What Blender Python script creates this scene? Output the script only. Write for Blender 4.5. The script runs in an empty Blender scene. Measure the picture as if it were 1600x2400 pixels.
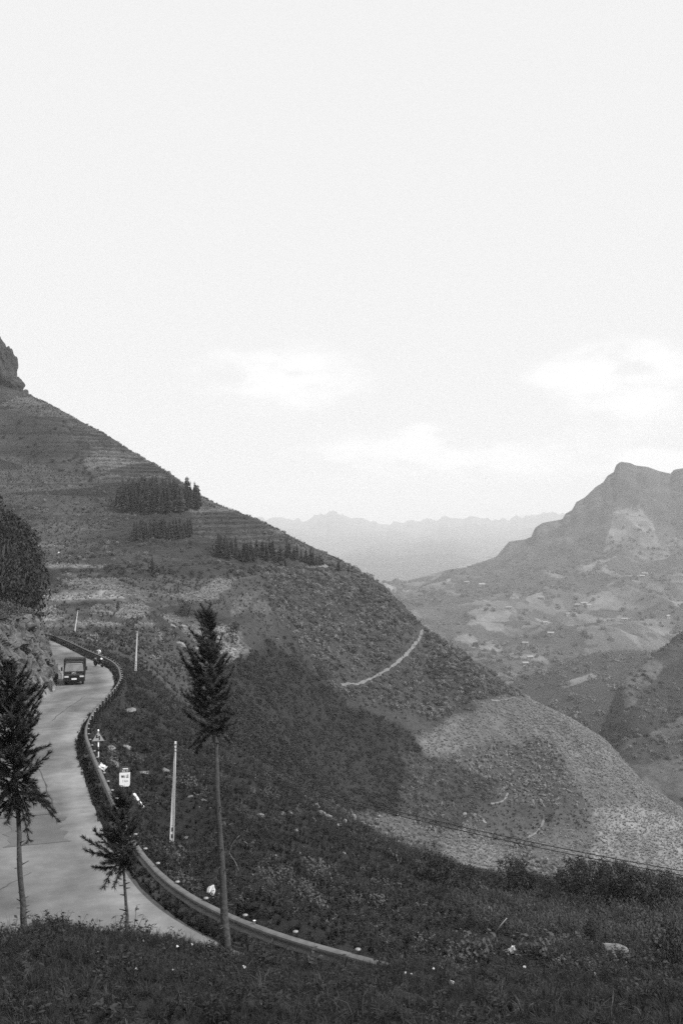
import bpy, bmesh, math, random
import numpy as np
from mathutils import Vector, Matrix, Quaternion

random.seed(7)
RNG = np.random.default_rng(7)
scene = bpy.context.scene
COL = scene.collection

# ------------------------------------------------------------------ camera
F = 2295.0            # focal length in photograph pixels (1600 x 2400)
CX, CY = 800.0, 1200.0
cam_d = bpy.data.cameras.new('camera')
cam_d.sensor_fit = 'VERTICAL'
cam_d.sensor_height = 36.0
cam_d.lens = F / 2400.0 * 36.0
cam_d.clip_start = 0.1
cam_d.clip_end = 60000.0
cam = bpy.data.objects.new('camera', cam_d)
COL.objects.link(cam)
cam.location = (0, 0, 0)
cam.rotation_euler = (math.radians(90), 0, 0)
scene.camera = cam

# ------------------------------------------------------------------ sky and sun
SUN_AZ = math.radians(118)      # from the view direction (+Y) towards the right (+X)
SUN_EL = math.radians(48)
world = bpy.data.worlds.new('World')
scene.world = world
world.use_nodes = True
wt = world.node_tree
wt.nodes.clear()
w_out = wt.nodes.new('ShaderNodeOutputWorld')
w_bg = wt.nodes.new('ShaderNodeBackground')
w_sky = wt.nodes.new('ShaderNodeTexSky')
w_sky.sky_type = 'NISHITA'
w_sky.sun_disc = False
w_sky.sun_elevation = SUN_EL
w_sky.sun_rotation = SUN_AZ
w_sky.altitude = 900
w_sky.air_density = 1.0
w_sky.dust_density = 4.0
w_sky.ozone_density = 1.0
w_bw = wt.nodes.new('ShaderNodeRGBToBW')
wt.links.new(w_sky.outputs[0], w_bw.inputs[0])
# a veil of thin cloud evens the sky out; cumulus stands in it low down
w_tc = wt.nodes.new('ShaderNodeTexCoord')
w_map = wt.nodes.new('ShaderNodeMapping')
w_map.inputs['Scale'].default_value = (1, 1, 2.6)
w_map.inputs['Location'].default_value = (0.35, 0.0, 0.12)
wt.links.new(w_tc.outputs['Generated'], w_map.inputs[0])
w_n = wt.nodes.new('ShaderNodeTexNoise')
w_n.inputs['Scale'].default_value = 5.0
w_n.inputs['Detail'].default_value = 7
w_n.inputs['Roughness'].default_value = 0.5
wt.links.new(w_map.outputs[0], w_n.inputs['Vector'])
w_r = wt.nodes.new('ShaderNodeMapRange')
w_r.interpolation_type = 'SMOOTHSTEP'
w_r.inputs['From Min'].default_value = 0.12
w_r.inputs['From Max'].default_value = 0.85
w_r.inputs['To Min'].default_value = 0.0
w_r.inputs['To Max'].default_value = 1.0
# cumulus banks standing over the valley: bearing and height (as slopes), half width and half height
def wm(op, a, b=None, c=None):
    n = wt.nodes.new('ShaderNodeMath'); n.operation = op
    for k, v in enumerate((a, b, c)):
        if v is None: continue
        if isinstance(v, (int, float)): n.inputs[k].default_value = v
        else: wt.links.new(v, n.inputs[k])
    return n.outputs[0]
w_sep = wt.nodes.new('ShaderNodeSeparateXYZ')
wt.links.new(w_tc.outputs['Generated'], w_sep.inputs[0])
w_az = wm('ARCTAN2', w_sep.outputs[0], w_sep.outputs[1])
w_acc = None
for az_, el_, sa_, se_ in ((-0.055, 0.136, 0.085, 0.030), (0.275, 0.128, 0.090, 0.040), (0.085, 0.052, 0.15, 0.026), (0.08, 0.078, 0.022, 0.014), (0.33, 0.05, 0.06, 0.02), (-0.45, 0.10, 0.10, 0.03), (0.62, 0.11, 0.12, 0.03), (1.2, 0.09, 0.14, 0.03), (-1.1, 0.13, 0.12, 0.03), (2.3, 0.10, 0.16, 0.03), (-2.2, 0.09, 0.15, 0.03)):
    u = wm('DIVIDE', wm('SUBTRACT', w_az, az_), sa_); v = wm('DIVIDE', wm('SUBTRACT', w_sep.outputs[2], el_), se_)
    e_ = wm('POWER', 2.718, wm('MULTIPLY', wm('ADD', wm('MULTIPLY', u, u), wm('MULTIPLY', v, v)), -1.0))
    w_acc = e_ if w_acc is None else wm('ADD', w_acc, e_)
w_n2 = wt.nodes.new('ShaderNodeTexNoise')
w_n2.inputs['Scale'].default_value = 15.0; w_n2.inputs['Detail'].default_value = 6
wt.links.new(w_map.outputs[0], w_n2.inputs['Vector'])
w_cl = wm('ADD', wm('MULTIPLY', w_acc, wm('ADD', -1.15, wm('MULTIPLY', w_n2.outputs['Fac'], 3.7))), wm('MULTIPLY', wm('SUBTRACT', w_n.outputs['Fac'], 0.5), 0.5))
wt.links.new(w_cl, w_r.inputs['Value'])
w_veil = wt.nodes.new('ShaderNodeMix')
w_veil.data_type = 'FLOAT'
w_veil.inputs[0].default_value = 0.92
w_veil.inputs[3].default_value = 7.75
wt.links.new(w_bw.outputs[0], w_veil.inputs[2])
w_c = wt.nodes.new('ShaderNodeMath')
w_c.operation = 'MULTIPLY_ADD'
w_c.inputs[1].default_value = 1.1
wt.links.new(w_r.outputs[0], w_c.inputs[0])
wt.links.new(w_veil.outputs[0], w_c.inputs[2])
wt.links.new(w_c.outputs[0], w_bg.inputs['Color'])
w_bg.inputs['Strength'].default_value = 0.10
wt.links.new(w_bg.outputs[0], w_out.inputs['Surface'])

sun_d = bpy.data.lights.new('sun', 'SUN')
sun_d.energy = 4.4
sun_d.angle = math.radians(0.6)
sun_d.color = (1, 1, 1)
sun = bpy.data.objects.new('sun', sun_d)
COL.objects.link(sun)
to_sun = Vector((math.sin(SUN_AZ) * math.cos(SUN_EL), math.cos(SUN_AZ) * math.cos(SUN_EL), math.sin(SUN_EL)))
sun.rotation_euler = to_sun.to_track_quat('Z', 'Y').to_euler()
sun.location = to_sun * 200

scene.view_settings.view_transform = 'Standard'
scene.view_settings.look = 'None'
scene.view_settings.exposure = 0.30
scene.view_settings.gamma = 1.0
scene.render.engine = 'CYCLES'
scene.cycles.use_denoising = False
scene.cycles.max_bounces = 6
scene.cycles.diffuse_bounces = 2
scene.cycles.glossy_bounces = 2
scene.cycles.transmission_bounces = 2
scene.cycles.volume_bounces = 1
scene.cycles.transparent_max_bounces = 4
scene.cycles.caustics_reflective = False
scene.cycles.caustics_refractive = False

# ------------------------------------------------------------------ helpers
def tag(o, label=None, cat=None, group=None, kind=None):
    if label: o['label'] = label
    if cat: o['category'] = cat
    if group: o['group'] = group
    if kind: o['kind'] = kind
    return o

def empty(name, loc=(0, 0, 0), rot=None):
    o = bpy.data.objects.new(name, None)
    o.empty_display_size = 0.2
    COL.objects.link(o)
    o.location = loc
    if rot is not None:
        o.rotation_euler = rot
    return o

def mesh_obj(name, verts, faces, mat=None, parent=None, smooth=False):
    me = bpy.data.meshes.new(name)
    me.from_pydata([tuple(v) for v in verts], [], faces)
    if smooth:
        me.polygons.foreach_set('use_smooth', [True] * len(me.polygons))
    if mat: me.materials.append(mat)
    me.update()
    o = bpy.data.objects.new(name, me)
    COL.objects.link(o)
    if parent: o.parent = parent
    return o

class MB:
    """collects shapes for one mesh"""
    def __init__(s): s.v = []; s.f = []
    def add(s, vs, fs):
        n = len(s.v); s.v += [tuple(v) for v in vs]; s.f += [tuple(i + n for i in f) for f in fs]; return s
    def box(s, c, d, M=None, taper=1.0, taper_y=None):
        x, y, z = (k / 2 for k in d)
        ty = taper if taper_y is None else taper_y
        vs = [Vector((a * x * (taper if k > 0 else 1), b * y * (ty if k > 0 else 1), k * z)) for k in (-1, 1) for b in (-1, 1) for a in (-1, 1)]
        if M is not None: vs = [M @ v for v in vs]
        vs = [v + Vector(c) for v in vs]
        return s.add(vs, [(0, 2, 3, 1), (4, 5, 7, 6), (0, 1, 5, 4), (2, 6, 7, 3), (0, 4, 6, 2), (1, 3, 7, 5)])
    def tube(s, pts, radii, n=6, cap=True):
        pts = [Vector(p) for p in pts]
        if not hasattr(radii, '__len__'): radii = [radii] * len(pts)
        base = len(s.v)
        up0 = None
        for i, p in enumerate(pts):
            t = (pts[min(i + 1, len(pts) - 1)] - pts[max(i - 1, 0)])
            if t.length < 1e-9: t = Vector((0, 0, 1))
            t.normalize()
            if up0 is None:
                up0 = t.orthogonal().normalized()
            up0 = (up0 - t * up0.dot(t))
            if up0.length < 1e-6: up0 = t.orthogonal()
            up0.normalize()
            b = t.cross(up0)
            for k in range(n):
                a = 2 * math.pi * k / n
                s.v.append(tuple(p + (up0 * math.cos(a) + b * math.sin(a)) * radii[i]))
        for i in range(len(pts) - 1):
            for k in range(n):
                a, b_ = base + i * n + k, base + i * n + (k + 1) % n
                s.f.append((a, b_, b_ + n, a + n))
        if cap:
            s.f.append(tuple(base + k for k in reversed(range(n))))
            e = base + (len(pts) - 1) * n
            s.f.append(tuple(e + k for k in range(n)))
        return s
    def lathe(s, prof, n=14, M=None):
        base = len(s.v)
        for r, z in prof:
            for k in range(n):
                a = 2 * math.pi * k / n
                v = Vector((r * math.cos(a), r * math.sin(a), z))
                s.v.append(tuple(M @ v if M is not None else v))
        for i in range(len(prof) - 1):
            for k in range(n):
                a, b = base + i * n + k, base + i * n + (k + 1) % n
                s.f.append((a, b, b + n, a + n))
        s.f.append(tuple(base + k for k in reversed(range(n))))
        e = base + (len(prof) - 1) * n
        s.f.append(tuple(e + k for k in range(n)))
        return s
    def prism(s, poly, y0, y1, M=None):
        """polygon of (x, z) extruded along y"""
        n = len(poly)
        vs = [Vector((x, y0, z)) for x, z in poly] + [Vector((x, y1, z)) for x, z in poly]
        if M is not None: vs = [M @ v for v in vs]
        fs = [tuple(range(n)), tuple(range(2 * n - 1, n - 1, -1))]
        for k in range(n):
            j = (k + 1) % n
            fs.append((k, k + n, j + n, j))
        return s.add(vs, fs)
    def build(s, name, mat=None, parent=None, smooth=False):
        return mesh_obj(name, s.v, s.f, mat, parent, smooth)

def bevel(o, w, seg=2):
    bm = bmesh.new(); bm.from_mesh(o.data)
    bmesh.ops.remove_doubles(bm, verts=bm.verts, dist=1e-5)
    es = [e for e in bm.edges if len(e.link_faces) == 2 and e.calc_face_angle(0) > 0.5]
    bmesh.ops.bevel(bm, geom=es, offset=w, segments=seg, affect='EDGES', clamp_overlap=True)
    bm.to_mesh(o.data); bm.free()
    return o

# ------------------------------------------------------------------ materials (a black and white photograph: greys)
KA = 0.74     # the film's rendering of the greys
def grey(v): return (v, v, v, 1)

def mat(name, base, var=0.3, scale=4.0, rough=0.9, bump=0.0, bscale=None, spec=0.3, metal=0.0, attr=None, translucent=0.0, detail=6):
    m = bpy.data.materials.new(name)
    m.use_nodes = True
    nt = m.node_tree
    bs = nt.nodes['Principled BSDF']
    bs.inputs['Roughness'].default_value = rough
    bs.inputs['Metallic'].default_value = metal
    bs.inputs['Specular IOR Level'].default_value = spec
    tc = nt.nodes.new('ShaderNodeTexCoord')
    nz = nt.nodes.new('ShaderNodeTexNoise')
    nz.inputs['Scale'].default_value = scale
    nz.inputs['Detail'].default_value = detail
    nz.inputs['Roughness'].default_value = 0.65
    nt.links.new(tc.outputs['Object'], nz.inputs['Vector'])
    mr = nt.nodes.new('ShaderNodeMapRange')
    mr.inputs['From Min'].default_value = 0.3
    mr.inputs['From Max'].default_value = 0.7
    mr.inputs['To Min'].default_value = KA * (1 - var)
    mr.inputs['To Max'].default_value = KA * (1 + var)
    nt.links.new(nz.outputs['Fac'], mr.inputs['Value'])
    mu = nt.nodes.new('ShaderNodeMath'); mu.operation = 'MULTIPLY'
    nt.links.new(mr.outputs[0], mu.inputs[0])
    if attr:
        at = nt.nodes.new('ShaderNodeAttribute'); at.attribute_name = attr
        nt.links.new(at.outputs['Fac'], mu.inputs[1])
    else:
        mu.inputs[1].default_value = base
    cc = nt.nodes.new('ShaderNodeCombineColor')
    for k in range(3): nt.links.new(mu.outputs[0], cc.inputs[k])
    nt.links.new(cc.outputs[0], bs.inputs['Base Color'])
    if bump > 0:
        nb = nt.nodes.new('ShaderNodeTexNoise')
        nb.inputs['Scale'].default_value = bscale or scale * 2
        nb.inputs['Detail'].default_value = 8
        nb.inputs['Roughness'].default_value = 0.7
        nt.links.new(tc.outputs['Object'], nb.inputs['Vector'])
        bp = nt.nodes.new('ShaderNodeBump')
        bp.inputs['Strength'].default_value = 1.0
        bp.inputs['Distance'].default_value = bump
        nt.links.new(nb.outputs['Fac'], bp.inputs['Height'])
        nt.links.new(bp.outputs[0], bs.inputs['Normal'])
    if translucent > 0:
        tr = nt.nodes.new('ShaderNodeBsdfTranslucent')
        nt.links.new(cc.outputs[0], tr.inputs['Color'])
        mx = nt.nodes.new('ShaderNodeMixShader')
        mx.inputs[0].default_value = translucent
        nt.links.new(bs.outputs[0], mx.inputs[1])
        nt.links.new(tr.outputs[0], mx.inputs[2])
        nt.links.new(mx.outputs[0], nt.nodes['Material Output'].inputs['Surface'])
    return m

def leaf_mat(name, base, var=0.5, translucent=0.25):
    """leaf grey that differs from plant to plant"""
    m = mat(name, base, 0.3, 6.0, rough=0.65, spec=0.25, translucent=translucent)
    nt = m.node_tree
    oi = nt.nodes.new('ShaderNodeObjectInfo')
    mr = nt.nodes.new('ShaderNodeMapRange')
    mr.inputs['To Min'].default_value = base * (1 - var)
    mr.inputs['To Max'].default_value = base * (1 + var)
    nt.links.new(oi.outputs['Random'], mr.inputs['Value'])
    mu = [n for n in nt.nodes if n.type == 'MATH'][0]
    nt.links.new(mr.outputs[0], mu.inputs[1])
    return m

M = {}
M['hill'] = mat('hillside_cover', 0.1, 0.45, 0.35, attr='alb', bump=0.5, bscale=0.9)
M['valley'] = mat('valley_cover', 0.1, 0.35, 0.03, attr='alb', bump=6, bscale=0.05)
M['far'] = mat('far_slope', 0.07, 0.3, 0.002, bump=30, bscale=0.004)
M['asphalt'] = mat('worn_asphalt', 0.20, 0.22, 1.3, rough=0.85, bump=0.006, bscale=12, attr='alb', detail=10)
M['patch'] = mat('asphalt_patch', 0.115, 0.2, 0.8, rough=0.9, bump=0.004, bscale=30)
M['rock'] = mat('limestone', 0.11, 0.9, 1.3, bump=0.2, bscale=2.6, rough=0.95)
M['rock_pale'] = mat('pale_limestone', 0.22, 0.6, 2.2, bump=0.10, bscale=4, rough=0.95)
M['dirt'] = mat('trodden_dirt', 0.17, 0.3, 0.7, bump=0.05, bscale=3)
M['steel'] = mat('galvanised_steel', 0.15, 0.3, 3, rough=0.6, metal=0.15, spec=0.4)
M['steel_post'] = mat('galvanised_post', 0.30, 0.2, 5, rough=0.55, metal=0.2)
M['concrete'] = mat('pale_concrete', 0.85, 0.12, 2.5, bump=0.003, bscale=20)
M['white'] = mat('white_paint', 0.95, 0.08, 4, rough=0.5)
M['black'] = mat('black_paint', 0.02, 0.2, 4, rough=0.5)
M['sign_grey'] = mat('sign_yellow_grey', 0.42, 0.06, 6, rough=0.5)
M['sign_red'] = mat('sign_red_grey', 0.09, 0.1, 6, rough=0.5)
M['bark'] = mat('bark', 0.075, 0.4, 12, bump=0.02, bscale=25)
M['bark_pale'] = mat('pale_bark', 0.3, 0.4, 8, bump=0.01, bscale=25)
M['needle'] = leaf_mat('conifer_needles', 0.035, 0.25, 0.1)
M['conifer'] = leaf_mat('plantation_foliage', 0.115, 0.4, 0.25)
M['leaf_dark'] = leaf_mat('dark_leaves', 0.055, 0.35, 0.25)
M['shrub'] = leaf_mat('shrub_leaves', 0.20, 0.5, 0.3)
M['shrub_pale'] = leaf_mat('pale_shrub_leaves', 0.38, 0.3, 0.35)
M['leaf_black'] = leaf_mat('blackish_leaves', 0.028, 0.4, 0.2)
M['shrub_deep'] = leaf_mat('deep_shrub_leaves', 0.034, 0.5, 0.3)  # near-black leaves: shade of the hollow as colour; also the darkest scrub
M['shrub_dark'] = leaf_mat('dark_shrub_leaves', 0.09, 0.5, 0.3)
M['wood_far'] = leaf_mat('far_foliage', 0.15, 0.5)
M['grass'] = leaf_mat('grass_blades', 0.030, 0.6)
M['grass_pale'] = leaf_mat('dry_grass', 0.36, 0.4)
M['dry_and_glint'] = leaf_mat('dry_stalks_and_glints', 0.13, 0.4)  # dry stalks on the bank; on the slope, leaf glints as colour
M['weed'] = leaf_mat('weed_leaves', 0.031, 0.6)
M['hill_grass'] = leaf_mat('hill_grass', 0.075, 0.45, 0.3)
M['corn'] = leaf_mat('corn_leaves', 0.050, 0.4)
M['plastic'] = mat('white_plastic', 0.8, 0.1, 8, rough=0.6, translucent=0.2)
M['cable'] = mat('cable', 0.03, 0.1, 8, rough=0.6)

# ------------------------------------------------------------------ noise in numpy
def _hash(i, j, s):
    i = i.astype(np.int64); j = j.astype(np.int64)
    h = (i * 374761393 + j * 668265263 + s * 2147483647) & 0xffffffff
    h = ((h ^ (h >> 13)) * 1274126177) & 0xffffffff
    h = h ^ (h >> 16)
    return (h & 0xffff) / 65535.0

def vnoise(x, y, s=0):
    xi = np.floor(x); yi = np.floor(y)
    fx = x - xi; fy = y - yi
    fx = fx * fx * (3 - 2 * fx); fy = fy * fy * (3 - 2 * fy)
    a = _hash(xi, yi, s); b = _hash(xi + 1, yi, s); c = _hash(xi, yi + 1, s); d = _hash(xi + 1, yi + 1, s)
    return (a * (1 - fx) + b * fx) * (1 - fy) + (c * (1 - fx) + d * fx) * fy

def fbm(x, y, oct=5, s=0, gain=0.5):
    t = np.zeros_like(x, dtype=float); a = 1.0; n = 0.0
    for k in range(oct):
        t += a * (vnoise(x, y, s + k * 17) - 0.5); n += a
        x = x * 2.03 + 13.7; y = y * 2.03 + 7.1; a *= gain
    return t / n * 2

def sstep(a, b, x):
    t = np.clip((x - a) / (b - a), 0, 1)
    return t * t * (3 - 2 * t)

def cells(x, y, s):
    """random value per patch of a field pattern"""
    xi = np.floor(x); yi = np.floor(y)
    best = np.full(x.shape, 9e9); val = np.zeros(x.shape)
    for i in (-1, 0, 1):
        for j in (-1, 0, 1):
            a = xi + i; b = yi + j
            fx = a + _hash(a, b, s); fy = b + _hash(a, b, s + 5)
            d2 = (fx - x) ** 2 + (fy - y) ** 2
            v = _hash(a, b, s + 9)
            t = d2 < best
            best = np.where(t, d2, best); val = np.where(t, v, val)
    return val

def in_poly(px, py, poly):
    res = np.zeros(np.shape(px), bool)
    n = len(poly)
    for i in range(n):
        x0, y0 = poly[i]; x1, y1 = poly[(i + 1) % n]
        c = ((y0 > py) != (y1 > py))
        xx = (x1 - x0) * (py - y0) / ((y1 - y0) if y1 != y0 else 1e-9) + x0
        res ^= c & (px < xx)
    return res

class TPS:
    """smooth surface of sight-line slope over (bearing, log distance) through surveyed points"""
    def __init__(s, pts, su, sv, lam=1e-3):
        p = np.array(pts, float)
        s.su, s.sv = su, sv
        s.u = np.c_[p[:, 0] / su, np.log(p[:, 2]) * sv]
        n = len(p)
        K = s._k(s.u, s.u) + lam * np.eye(n)
        P = np.c_[np.ones(n), s.u]
        A = np.zeros((n + 3, n + 3))
        A[:n, :n] = K; A[:n, n:] = P; A[n:, :n] = P.T
        s.w = np.linalg.solve(A, np.r_[p[:, 1], np.zeros(3)])
    @staticmethod
    def _k(a, b):
        r2 = ((a[:, None, :] - b[None, :, :]) ** 2).sum(-1)
        return 0.5 * r2 * np.log(r2 + 1e-12)
    def __call__(s, px, d):
        q = np.c_[np.ravel(px) / s.su, np.log(np.ravel(d)) * s.sv]
        out = np.empty(len(q))
        for i in range(0, len(q), 20000):
            c = q[i:i + 20000]
            out[i:i + 20000] = s._k(c, s.u) @ s.w[:-3] + s.w[-3] + c @ s.w[-2:]
        return out.reshape(np.shape(px))

def pix(x, y, z):
    return CX + F * x / y, CY - F * z / y

# ------------------------------------------------------------------ the road's line (guardrail foot), from surveyed points
RAIL = [(16, 16.2), (11, 18.2), (5.6, 21.2), (0.5, 24.7), (-2.4, 26.9), (-5.3, 30.6), (-7.6, 35.8), (-10.1, 43), (-12.1, 49), (-14.4, 56),
        (-16.1, 62), (-17.9, 72), (-19.5, 85), (-21.6, 96), (-25.7, 110), (-33.0, 127), (-41.5, 147), (-47.5, 160), (-54, 170), (-64, 179), (-80, 187)]
def catmull(P_, step=0.5):
    P_ = [np.array(p, float) for p in P_]
    out = []
    for i in range(1, len(P_) - 2):
        p0, p1, p2, p3 = P_[i - 1:i + 3]
        n = max(2, int(np.linalg.norm(p2 - p1) / step))
        for k in range(n):
            t = k / n
            out.append(0.5 * ((2 * p1) + (-p0 + p2) * t + (2 * p0 - 5 * p1 + 4 * p2 - p3) * t * t + (-p0 + 3 * p1 - 3 * p2 + p3) * t ** 3))
    out.append(P_[-2])
    return np.array(out)
RL = catmull(RAIL)
for _ in range(12):
    RL[1:-1] = (RL[:-2] + 2 * RL[1:-1] + RL[2:]) / 4
_seg = np.r_[0, np.cumsum(np.linalg.norm(np.diff(RL, axis=0), axis=1))]
_n = int(_seg[-1] / 0.5)
RT = np.linspace(0, _seg[-1], _n)
RL = np.c_[np.interp(RT, _seg, RL[:, 0]), np.interp(RT, _seg, RL[:, 1])]
RD = np.gradient(RL, axis=0); RD /= np.linalg.norm(RD, axis=1)[:, None]
RN = np.c_[RD[:, 1], -RD[:, 0]]          # to the valley side
RZ = -(10.345 + 0.065 * RL[:, 1])        # road level
RW = 5.6 + 5.0 * (1 - sstep(42, 66, RL[:, 1])) # distance from rail to the inner road edge

def road_st(x, y):
    """nearest station index and signed offset (valley side positive)"""
    idx = np.zeros(len(x), int); s = np.full(len(x), 999.0)
    for i in range(0, len(x), 20000):
        q = np.c_[x[i:i + 20000], y[i:i + 20000]]
        d2 = ((q[:, None, :] - RL[None, ::2, :]) ** 2).sum(-1)
        k = d2.argmin(1) * 2
        idx[i:i + 20000] = k
        s[i:i + 20000] = ((q - RL[k]) * RN[k]).sum(1)
        far = np.sqrt(d2.min(1)) > np.abs(s[i:i + 20000]) + 3
        s[i:i + 20000][far] = np.where(s[i:i + 20000][far] > 0, 1, -1) * np.sqrt(d2.min(1))[far]
    return idx, s

# ------------------------------------------------------------------ the near hillside: one height function
CTRL = []
def col_(px, *rows):
    for py, d in rows: CTRL.append((px, py, d))
for k in range(4, len(RAIL) - 3):
    x, y = RAIL[k]
    px, py = pix(x, y, -(10.345 + 0.065 * y)); CTRL.append((px, py, y))
for px in (-300, 200, 700, 1200, 1700):
    col_(px, (1200 + F * 11.3 / 15, 15), (1200 + F * 11.7 / 20, 20))
col_(-300, (1480, 200), (1300, 300), (1000, 450), (700, 560), (800, 900))
col_(20, (1500, 190), (1440, 230), (1395, 265), (1340, 320), (1290, 370), (1240, 410), (1180, 440), (1100, 480), (1000, 525), (935, 555), (900, 575), (960, 700), (1000, 900))
col_(110, (955, 545), (1030, 680))
col_(200, (1490, 215), (1450, 240), (1400, 265), (1345, 320), (1290, 370), (1220, 420), (1130, 460), (1050, 500), (990, 530), (1080, 660), (1150, 900))
col_(320, (1570, 142), (1530, 175), (1480, 215), (1440, 245), (1350, 320), (1280, 370), (1200, 425), (1130, 465), (1060, 505), (1150, 630))
col_(450, (2050, 38), (1950, 50), (1850, 63), (1760, 80), (1712, 94), (1690, 130), (1650, 165), (1560, 215), (1480, 255), (1420, 290), (1350, 335), (1280, 375), (1210, 425), (1148, 470), (1240, 600), (1400, 900))
col_(530, (1190, 455), (1280, 580))
col_(600, (2120, 33), (2030, 43), (1930, 57), (1815, 82), (1795, 120), (1760, 180), (1690, 215), (1600, 250), (1500, 290), (1430, 320), (1350, 355), (1290, 390), (1215, 440), (1310, 560))
col_(700, (1265, 425), (1350, 540), (1880, 80))
col_(800, (2180, 33), (2080, 46), (1990, 62), (1945, 77), (1935, 130), (1925, 215), (1880, 255), (1790, 290), (1700, 312), (1600, 335), (1500, 358), (1400, 385), (1318, 410), (1410, 520), (1700, 900))
col_(900, (1372, 402), (1460, 510))
col_(1000, (2200, 34), (2110, 48), (2030, 68), (2025, 140), (2015, 240), (1980, 275), (1880, 300), (1780, 325), (1680, 345), (1580, 368), (1478, 395), (1570, 500))
col_(1100, (1548, 388), (1640, 490))
col_(1200, (2240, 33), (2170, 48), (2110, 65), (2085, 78), (2080, 140), (2060, 240), (2030, 280), (1940, 305), (1840, 330), (1740, 352), (1615, 380), (1710, 480), (1900, 900))
col_(1300, (1672, 370), (1760, 470))
col_(1400, (2245, 36), (2190, 48), (2115, 68), (2095, 80), (2090, 140), (2080, 240), (2060, 285), (1960, 312), (1860, 335), (1735, 362), (1810, 460))
col_(1500, (1828, 350), (1890, 440))
col_(1600, (2250, 36), (2190, 48), (2125, 68), (2105, 80), (2105, 150), (2095, 250), (2070, 290), (1990, 315), (1895, 340), (1960, 430), (2000, 900))
col_(1900, (2280, 36), (2210, 60), (2160, 90), (2150, 250), (2120, 300), (2070, 330), (2130, 430), (2050, 900))
col_(401, (1985, 52))
col_(335, (1885, 50))
col_(318, (1575, 140))
tpsA = TPS(CTRL, 300.0, 3.0)

BANK_PX = np.array([-600, 20, 90, 150, 230, 300, 400, 470, 540, 620, 720, 850, 1000, 1200, 1400, 1600, 2200], float)
BANK_PY = np.array([2170, 2188, 2172, 2172, 2196, 2194, 2205, 2228, 2248, 2256, 2262, 2262, 2282, 2292, 2290, 2290, 2290], float)
def bank_z(px, d, x):
    de = 13.6 - 0.5 * sstep(500, 900, px)
    he = (np.interp(px, BANK_PX, BANK_PY) - 1200) / F * de
    h_in = 1.62 + (he - 1.62) * np.clip(d / de, 0, 3) ** 1.08
    h_out = he + (d - de) * 0.95
    k = 0.35
    h = np.where(d < de - k, h_in, np.where(d > de + k, h_out, 0))
    mid = np.abs(d - de) <= k
    t = (d - de + k) / (2 * k)
    h = np.where(mid, h_in * (1 - t) + h_out * t, h)
    return -h + 0.10 * fbm(x * 1.1, d * 1.1, 4, 91)

LEFT_BENCH = None
ROADMASK = {}
def height(x, y, want=None):
    x = np.asarray(x, float); y = np.asarray(y, float)
    shp = x.shape
    x = x.ravel(); y = y.ravel()
    px = CX + F * x / y
    pxc = np.clip(px, -700, 2300)
    d = np.clip(y, 5, 1000)
    py = tpsA(pxc, d)
    z = -(py - CY) / F * d
    # rock ribs, gullies and hummocks
    far = sstep(110, 260, d)
    z = z + far * (3.0 * fbm(x / 55, y / 55, 4, 3) + 1.2 * fbm(x / 14, y / 14, 3, 5) - 4.2 * np.abs(fbm((x * 0.9 + y * 0.3) / 24, (y - x * 0.3) / 90, 5, 7)) + 0.9)
    # gully ribs running down the spur's near face
    near = (1 - far)
    z = z + near * sstep(26, 40, d) * (0.9 * fbm(x / 9, y / 9, 4, 11) + 0.35 * fbm((x + y * 0.4) / 2.2, y / 6.0, 3, 12))
    # hollow the pole stands in
    z = z - 1.5 * np.exp(-((x + 7.6) ** 2 + ((y - 46) * 0.8) ** 2) / 14.0)
    idx = np.zeros(len(x), int); s = np.full(len(x), 999.0)
    near_road = (y < 240) & (x < 45) & (x > -130)
    if near_road.any():
        k, ss = road_st(x[near_road], y[near_road])
        idx[near_road] = k; s[near_road] = ss
    zr = RZ[idx]; wd = RW[idx]
    m = near_road
    out = sstep(0.7, 4.2, s)
    edge = -np.clip(s - 0.3, 0, 4) * 1.0 + 0.10 * fbm(x * 0.9, y * 0.9, 3, 21)
    zo = (zr + edge - 1.1 * np.exp(-((x + 7.6) ** 2 + ((y - 46) * 0.8) ** 2) / 9.0) * sstep(1.0, 2.2, s)) * (1 - out) + z * out
    z = np.where(m & (s > 0.3), zo, z)
    z = np.where(m & (s <= 0.3) & (s >= -wd - 0.5), zr - 0.03, z)
    e = -s - wd - 0.5
    hc = 6.2 + 0.9 * fbm(x / 7, y / 7, 3, 31)
    rise = np.minimum(e * 1.9, hc + 0.42 * (e - hc / 1.9))
    zl = zr + np.maximum(rise, 0)
    # further up the left flank the cut slope hands over to the hill
    z = np.where(m & (s < -wd - 0.5), np.where(y < 168, np.maximum(zl, np.where(y > 120, z, -1e9)), np.maximum(zl * 0 + z, zr)), z)
    zb = bank_z(pxc, y, x)
    b = y < 40
    z = np.where(b, np.maximum(z, zb), z)
    if want is not None:
        want['s'] = s.reshape(shp); want['bank'] = (b & (zb >= z - 1e-6)).reshape(shp); want['idx'] = idx.reshape(shp); want['m'] = m.reshape(shp)
    return z.reshape(shp)

TERRACES = [ # polygon in the picture, riser height
    ([(190, 1040), (330, 1066), (420, 1130), (470, 1165), (470, 1128), (240, 1125)], 1.9),
    ([(150, 990), (300, 1045), (330, 1066), (190, 1052)], 2.2),
    ([(450, 1180), (600, 1218), (720, 1285), (640, 1292), (500, 1258), (450, 1262)], 2.0),
    ([(60, 1385), (300, 1385), (370, 1440), (360, 1462), (90, 1462)], 2.6)]

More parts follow.
